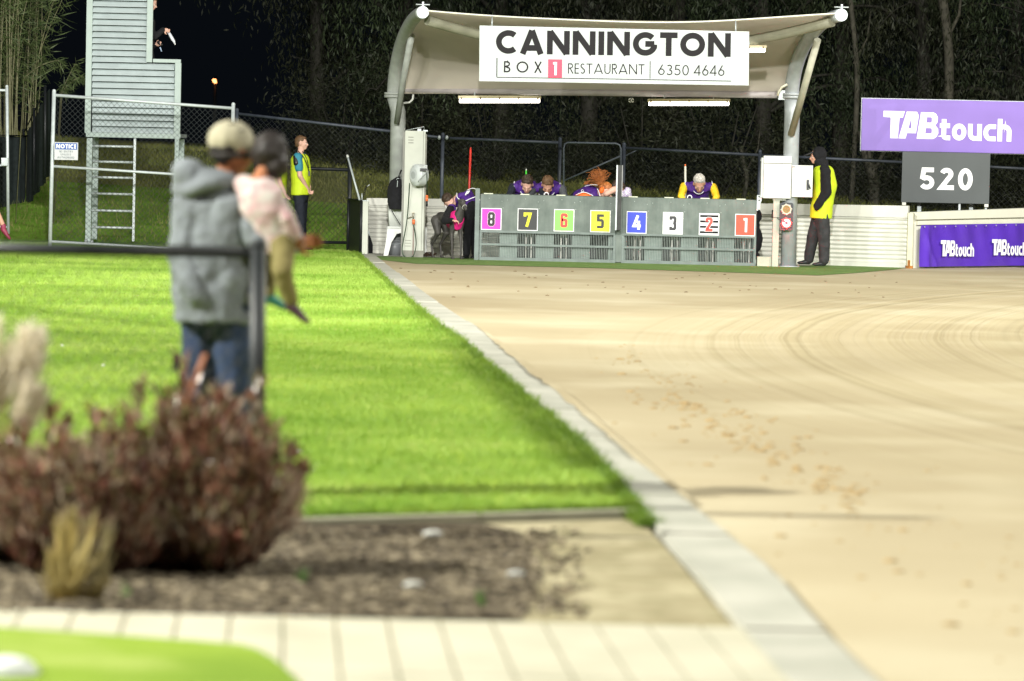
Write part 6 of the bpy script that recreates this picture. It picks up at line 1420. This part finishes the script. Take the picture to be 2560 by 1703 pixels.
t = thing('radio_handset', 'black radio handset with pale stick in the lower hand of the official on the tower', 'radio', A(402, 112, -.03))
mb = MB(); mb.limb(A(397, 106, -.03), .028, A(404, 112, -.03), .022); mb.build('handset_body', blackplastic, t)
mb = MB(); mb.tube([A(400, 118, -.03), A(404, 129, -.03)], .010, 6); mb.build('stick', M('pale blue plastic', (.35, .45, .6), .4), t)

# ---- walker cut off by the left edge: trailing leg and shoe
YA_ = 54.5
J = dict(pelvis=A(-70, 440), chest=A(-75, 365), neck=A(-78, 315), head=A(-84, 282), side=V((.1, 1, 0)), hf=V((-1, 0, 0)), hu=V((0, 0, 1)), knL=A(-22, 500, -.09), anL=A(8, 565, -.09), knR=A(-110, 520, .1), anR=A(-120, 600, .1), elR=A(-60, 400, .2), wrR=A(-90, 430, .2), elL=A(-80, 400, -.2), wrL=A(-60, 440, -.2), tR=V((-1, 0, 0)), tL=V((.62, 0, -.78)))
human('walker cut off by the left edge, trailing leg in a dark red shoe', J, top=teal, bottom=M('teal shorts', (.06, .20, .17), .8, .1), shoe=M('dark red shoe', (.22, .025, .06), .5, .2, 10), sk=skin, hair=hair_br, k=.98, legs='short')

# ================================================================== GREYHOUNDS
def greyhound(label, head_up=.93, mat=None, rug=None, cat='dog', group=None):
    root = thing('greyhound', label, cat, (0, 0, 0), group)      # faces +x, stands at origin, shoulder height .68
    mb = MB(); yv = V((0, 1, 0))
    mb.loft([(V((-.38, 0, .62)), yv*.05, V((0, 0, .06))), (V((-.30, 0, .62)), yv*.085, V((0, 0, .095))), (V((-.18, 0, .64)), yv*.085, V((0, 0, .075))), (V((-.05, 0, .63)), yv*.08, V((0, 0, .09))), (V((.12, 0, .585)), yv*.098, V((0, 0, .14))), (V((.25, 0, .59)), yv*.098, V((0, 0, .145))), (V((.34, 0, .62)), yv*.075, V((0, 0, .10))), (V((.38, 0, .66)), yv*.05, V((0, 0, .07)))], 16)
    nk = [V((.32, 0, .66)), V((.38, 0, .76)), V((.395, 0, .86))]
    mb.tube(nk, [.085, .060, .048], 12)
    hc_ = V((.42, 0, .88)); mb.ell(hc_, (.068, .052, .056)); mb.limb(hc_+V((.02, 0, -.01)), .044, hc_+V((.135, 0, -.11)), .022); mb.ell(hc_+V((.142, 0, -.115)), (.018, .018, .016)); mb.limb(hc_+V((.02, 0, -.04)), .030, hc_+V((.10, 0, -.115)), .016)
    for s_ in (-1, 1): mb.limb(hc_+V((-.035, s_*.04, .03)), .016, hc_+V((-.085, s_*.055, .015)), .006)
    for s_ in (-1, 1):
        y = s_*.075
        mb.limb(V((.27, y*.9, .56)), .055, V((.24, y, .42)), .036); mb.limb(V((.24, y, .42)), .030, V((.265, y, .20)), .019); mb.limb(V((.265, y, .20)), .019, V((.27, y, .06)), .016); mb.ell((.295, y, .022), (.045, .024, .022))
        mb.limb(V((-.30, y*.9, .58)), .088, V((-.22, y, .40)), .052); mb.limb(V((-.22, y, .40)), .042, V((-.42, y, .22)), .019); mb.ell((-.435, y, .225), .022); mb.limb(V((-.43, y, .21)), .018, V((-.39, y, .05)), .015); mb.ell((-.365, y, .022), (.048, .024, .022))
    mb.tube(smooth_path([V((-.38, 0, .60)), V((-.46, 0, .45)), V((-.46, 0, .28)), V((-.40, 0, .20))], 5), [.022-.0012*i for i in range(16)], 8)
    o = blob(mb, 'body', mat, root, .009, 2)
    for s_ in (-1, 1): m2 = MB(); m2.ell(hc_+V((.045, s_*.037, .012)), .009, None, 8, 6); m2.build('eye', blackplastic, root)
    m2 = MB(); m2.ell(hc_+V((.156, 0, -.113)), (.010, .013, .010)); m2.build('nose', blackplastic, root)
    if rug:
        mb = MB(); mb.loft([(V((.36, 0, .64)), yv*.075, V((0, 0, .10))), (V((.29, 0, .60)), yv*.108, V((0, 0, .152))), (V((.10, 0, .595)), yv*.106, V((0, 0, .145))), (V((.02, 0, .62)), yv*.09, V((0, 0, .11)))], 16); blob(mb, 'racing_rug', rug, root, .009, 2, .008, .06)
        mb = MB(); mb.tube([V((.385+.02*math.sin(a), .066*math.cos(a), .755+.03*math.sin(a))) for a in [2*PI*i/14 for i in range(15)]], .010, 6); mb.build('collar', darkcloth, root)
        mb = MB(); mb.tube([hc_+V((.085+.02*math.sin(a), .036*math.cos(a), -.075+.036*math.sin(a))) for a in [2*PI*i/14 for i in range(15)]], .004, 6); mb.build('muzzle_strap', M('pale strap', (.55, .55, .5), .5), root)
    return root
gcoat = M('blue grey dog coat', (.06, .056, .052), .6, .25, 14, .2, 120)
pink = M('magenta racing rug', (.75, .02, .22), .6, .08, 10, .15, 60)
dg = greyhound('slim blue grey greyhound in a magenta rug standing beside the crouching handler', mat=gcoat, rug=pink)
dg.location = (at(1121, 640, 55.5).x, 55.47, 0); dg.rotation_euler = (0, 0, R(-62)); dg.scale = (.98, .98, .98)
wcoat = M('white dog coat', (.62, .60, .56), .6, .1, 6); bcoat = M('black and white dog coat', (.015, .014, .013), .6, .2, 5, col2=(.02, .02, .02))
brc = M('brindle dog coat', (.05, .032, .02), .6, .3, 10)
dw = greyhound('x', mat=wcoat)
first = True
step = (1837.6-1203)/7
for (num, u, mt, lab, dx) in (('7', 1297+24, wcoat, 'white legged greyhound behind the bars under the black and yellow number board', -.1), ('6', 1387+22, wcoat, 'white greyhound behind the bars under the green number board', -.08), ('4', 1573+20, wcoat, 'white greyhound behind the bars under the blue number board', 0), ('3', 1664+22, brc, 'dark brindle greyhound behind the bars under the plain white number board', 0), ('2', 1754+20, wcoat, 'pale greyhound behind the bars under the striped number board', -.02), ('1', 1845+20, bcoat, 'black greyhound behind the bars under the red number board', 0), ('5', 1478+24, bcoat, 'black greyhound behind the bars under the yellow number board', 0)):
    r_ = dw if first else copy_tree(dw); first = False
    r_.location = (at(u, 620, 55.4).x, 55.46, .0); r_.rotation_euler = (0, 0, R(-90)); r_.scale = (.72, .55, .85)
    tag(r_, lab, 'dog', 'greyhounds waiting in the boxes')
    bd = [c for c in r_.children if c.name.startswith('body')][0]; bd.material_slots[0].link = 'OBJECT'; bd.material_slots[0].material = mt

# ================================================================== NEAR MAN AND CHILD
YM = 16.5
def A(u, v, dy=0): return at(u, v, YM+dy)
hood = M('heather grey sweatshirt', (.17, .19, .205), .9, .25, 5, .4, 50, dist=.01); jeans = M('blue jeans', (.022, .038, .088), .85, .3, 8, .3, 60)
pel = A(545, 800, .0); anz = .085
J = dict(pelvis=V((A(545, 800).x, YM, .90)), chest=A(535, 610), neck=A(556, 452), head=A(582, 376), side=V((.72, -.5, 0)), hf=V((.72, .68, -.12)), hu=V((.1, 0, 1)),
         knR=V((A(590, 1000).x, YM-.05, .48)), anR=V((A(600, 1000).x, YM-.02, anz)), knL=V((A(500, 1000).x, YM+.05, .48)), anL=V((A(484, 1000).x, YM+.05, anz)),
         elR=A(690, 560, -.08), wrR=A(735, 608, .0), elL=A(460, 640, .06), wrL=A(468, 770, .16), tR=V((.6, .8, 0)), tL=V((.5, .85, 0)), hR=V((.7, .5, .1)), shL=A(478, 512, .04), shR=A(622, 520, -.02), curl=.9)
J['side'] = V((.80, -.6, 0))
r_, inf = human('man in khaki cap, grey hooded sweatshirt and blue jeans, holding a child', J, top=hood, bottom=jeans, shoe=M('brown boot', (.08, .05, .03), .6), sk=skin_brown, hair=hair_bk, k=.98, vox=.010, topk=2.2, fold=.02, brow=(.02, .015, .01), be=.008)
# hood, hem, cap
mb = MB(); mb.ell(A(478, 440, -.02), (.095, .10, .075), Matrix.Rotation(.5, 3, 'Y')); mb.ell(A(530, 448, -.05), (.10, .09, .05)); mb.tube(smooth_path([A(445, 470, .02), A(470, 478, -.10), A(530, 455, -.13), A(585, 450, -.08)]), .035, 10); blob(mb, 'hood', hood, r_, .010, 3, .02, .12)
mb = MB(); mb.limb(A(478, 510, -.04), .078, A(455, 640, -.09), .070); mb.limb(A(455, 640, -.09), .066, A(492, 742, -.17), .055); mb.limb(A(618, 515, -.06), .080, A(655, 600, -.14), .068); mb.limb(A(655, 600, -.14), .064, A(722, 612, -.06), .046); mb.loft([(V((A(541, 800).x, YM, .79)), V((.200, 0, 0)), V((0, .20, 0))), (V((A(540, 700).x, YM, 1.0)), V((.196, 0, 0)), V((0, .185, 0))), (A(536, 600), V((.188, 0, 0)), V((0, .15, 0))), (A(541, 500), V((.165, 0, 0)), V((0, .125, 0)))], 24); blob(mb, 'sweatshirt_body', hood, r_, .010, 2, .05, .11)
cap = M('khaki cap cloth', (.44, .41, .29), .8, .08, 8, .2, 60)
mb = MB(); mb.ell(A(577, 350), (.100, .118, .090), Matrix.Rotation(-.65, 3, 'Z')); o = MB(); c_ = A(577, 372)
blob(mb, 'cap_crown', cap, r_, .009, 2)
fd = V((.72, .68, -.1)).normalized(); sdv = V((.68, -.72, 0))
mb = MB(); mb.loft([(A(577, 378)+fd*.08, sdv*.085, V((0, 0, .010))), (A(577, 384)+fd*.15, sdv*.075, V((0, 0, .008))), (A(577, 390)+fd*.19, sdv*.04, V((0, 0, .006)))], 14); mb.build('cap_brim', cap, r_)
mb = MB(); cb_ = A(560, 352, -.105); mb.ell(A(539, 372, -.088), (.017, .012, .010)); mb.build('cap_opening', blackplastic, r_)
mb = MB(); mb.tube([c_+V((0, 0, -.030))+V((.088*math.cos(a), .10*math.sin(a), 0)) for a in [PI+PI*i/16-.2 for i in range(20)]], .012, 8); mb.build('hair_edge', hair_bk, r_)
t = thing('phone_pouch', 'black phone pouch on the left hip of the man in blue jeans', 'pouch', A(440, 905, -.1)); mb = MB(); mb.box(A(432, 885, -.12), A(450, 925, -.06)); mb.build('pouch_body', blackplastic, t, bevel=.006); mb = MB(); mb.box(A(434, 884, -.125), A(448, 896, -.121)); mb.build('pouch_flap', darkcloth, t)
# child on his right arm, back to the camera, leaning in
YM2 = 16.42
def B(u, v, dy=0): return at(u-11, v, YM2+dy)
kh = M('khaki child trousers', (.20, .17, .06), .85, .15, 8, .2, 60); floral = M('white and pink floral shirt', (.60, .56, .52), .8, .1, 22, detail=1, col2=(.52, .32, .33))
J = dict(pelvis=B(690, 592, -.04), chest=B(670, 520, -.07), neck=B(655, 442, -.07), head=B(686, 385, -.02), side=V((1, .25, 0)), hf=V((.55, .83, -.1)), hu=V((.12, 0, 1)),
         shR=B(688, 475, -.07), shL=B(618, 462, -.03), elR=B(728, 545, -.12), wrR=B(748, 590, -.10), elL=B(632, 500, .1), wrL=B(605, 505, .16), knR=B(716, 678, -.17), anR=B(738, 748, -.13), knL=B(668, 672, .0), anL=B(684, 728, .0), tR=V((.75, .1, -.55)), tL=V((.75, .3, -.3)), shw=.72)
J['side'] = V((.85, -.5, 0))
r_, inf = human('dark haired child in pink and white shirt carried by the man in the cap', J, top=floral, bottom=kh, shoe=M('teal shoe', (.05, .25, .22), .5, .2, 8), sk=skin_brown, hair=hair_bk, k=.62, vox=.009, topk=1.1, fold=.02, be=-.008)
mb = MB(); mb.limb(B(730, 725, -.14), .028, B(737, 744, -.13), .026); blob(mb, 'sock', whitecloth, r_, .009, 2)
for o in r_.children:
    if o.name.startswith('shoe'): o.data.materials[0] = M('dark plum shoe', (.07, .03, .05), .5); break
mb = MB(); mb.ell(B(685, 380, -.01), (.086, .095, .095)); mb.ell(B(702, 410, -.03), (.06, .07, .07)); blob(mb, 'thick_hair', hair_bk, r_, .009, 2, .02, .03)

# ================================================================== shadow lines from the added wires
FL = [o for o in bpy.data.objects if o.type == 'LIGHT' and o.name.startswith('floodlight')]
f0 = FL[0]
wire_shadow(f0, G(1030, 775), G(1480, 1180), 4.2, .036, 'unseen wire added to cast a shadow line along the lawn edge beside the strip')
wire_shadow(f0, G(640, 862), G(1180, 868), 4.2, .036, 'unseen wire added to cast a shadow line across the middle of the lawn')
wire_shadow(f0, G(1570, 1283), G(2250, 1296), 4.0, .045, 'unseen wire added to cast a shadow line across the near end of the sand')
wire_shadow(f0, G(-20, 765), G(420, 822), 4.5, .040, 'unseen wire added to cast a shadow line over the left part of the lawn')

# ------------------------------------------------------------------ bake the remeshed figures
bpy.context.view_layer.update()
dg_ = bpy.context.evaluated_depsgraph_get()
done = {}
for o in BAKE:
    if o.data.name in done: continue
    me = bpy.data.meshes.new_from_object(o.evaluated_get(dg_)); done[o.data.name] = me
alls = {}
for o in list(bpy.data.objects):
    if o.type == 'MESH' and o.data.name in done and any(m.type == 'REMESH' for m in o.modifiers):
        me = done[o.data.name]; me.materials.clear(); me.materials.append(o.data.materials[0])
        mat_over = o.material_slots[0].material if o.material_slots and o.material_slots[0].link == 'OBJECT' else None
        o.modifiers.clear(); o.data = me
        if mat_over: o.material_slots[0].link = 'OBJECT'; o.material_slots[0].material = mat_over
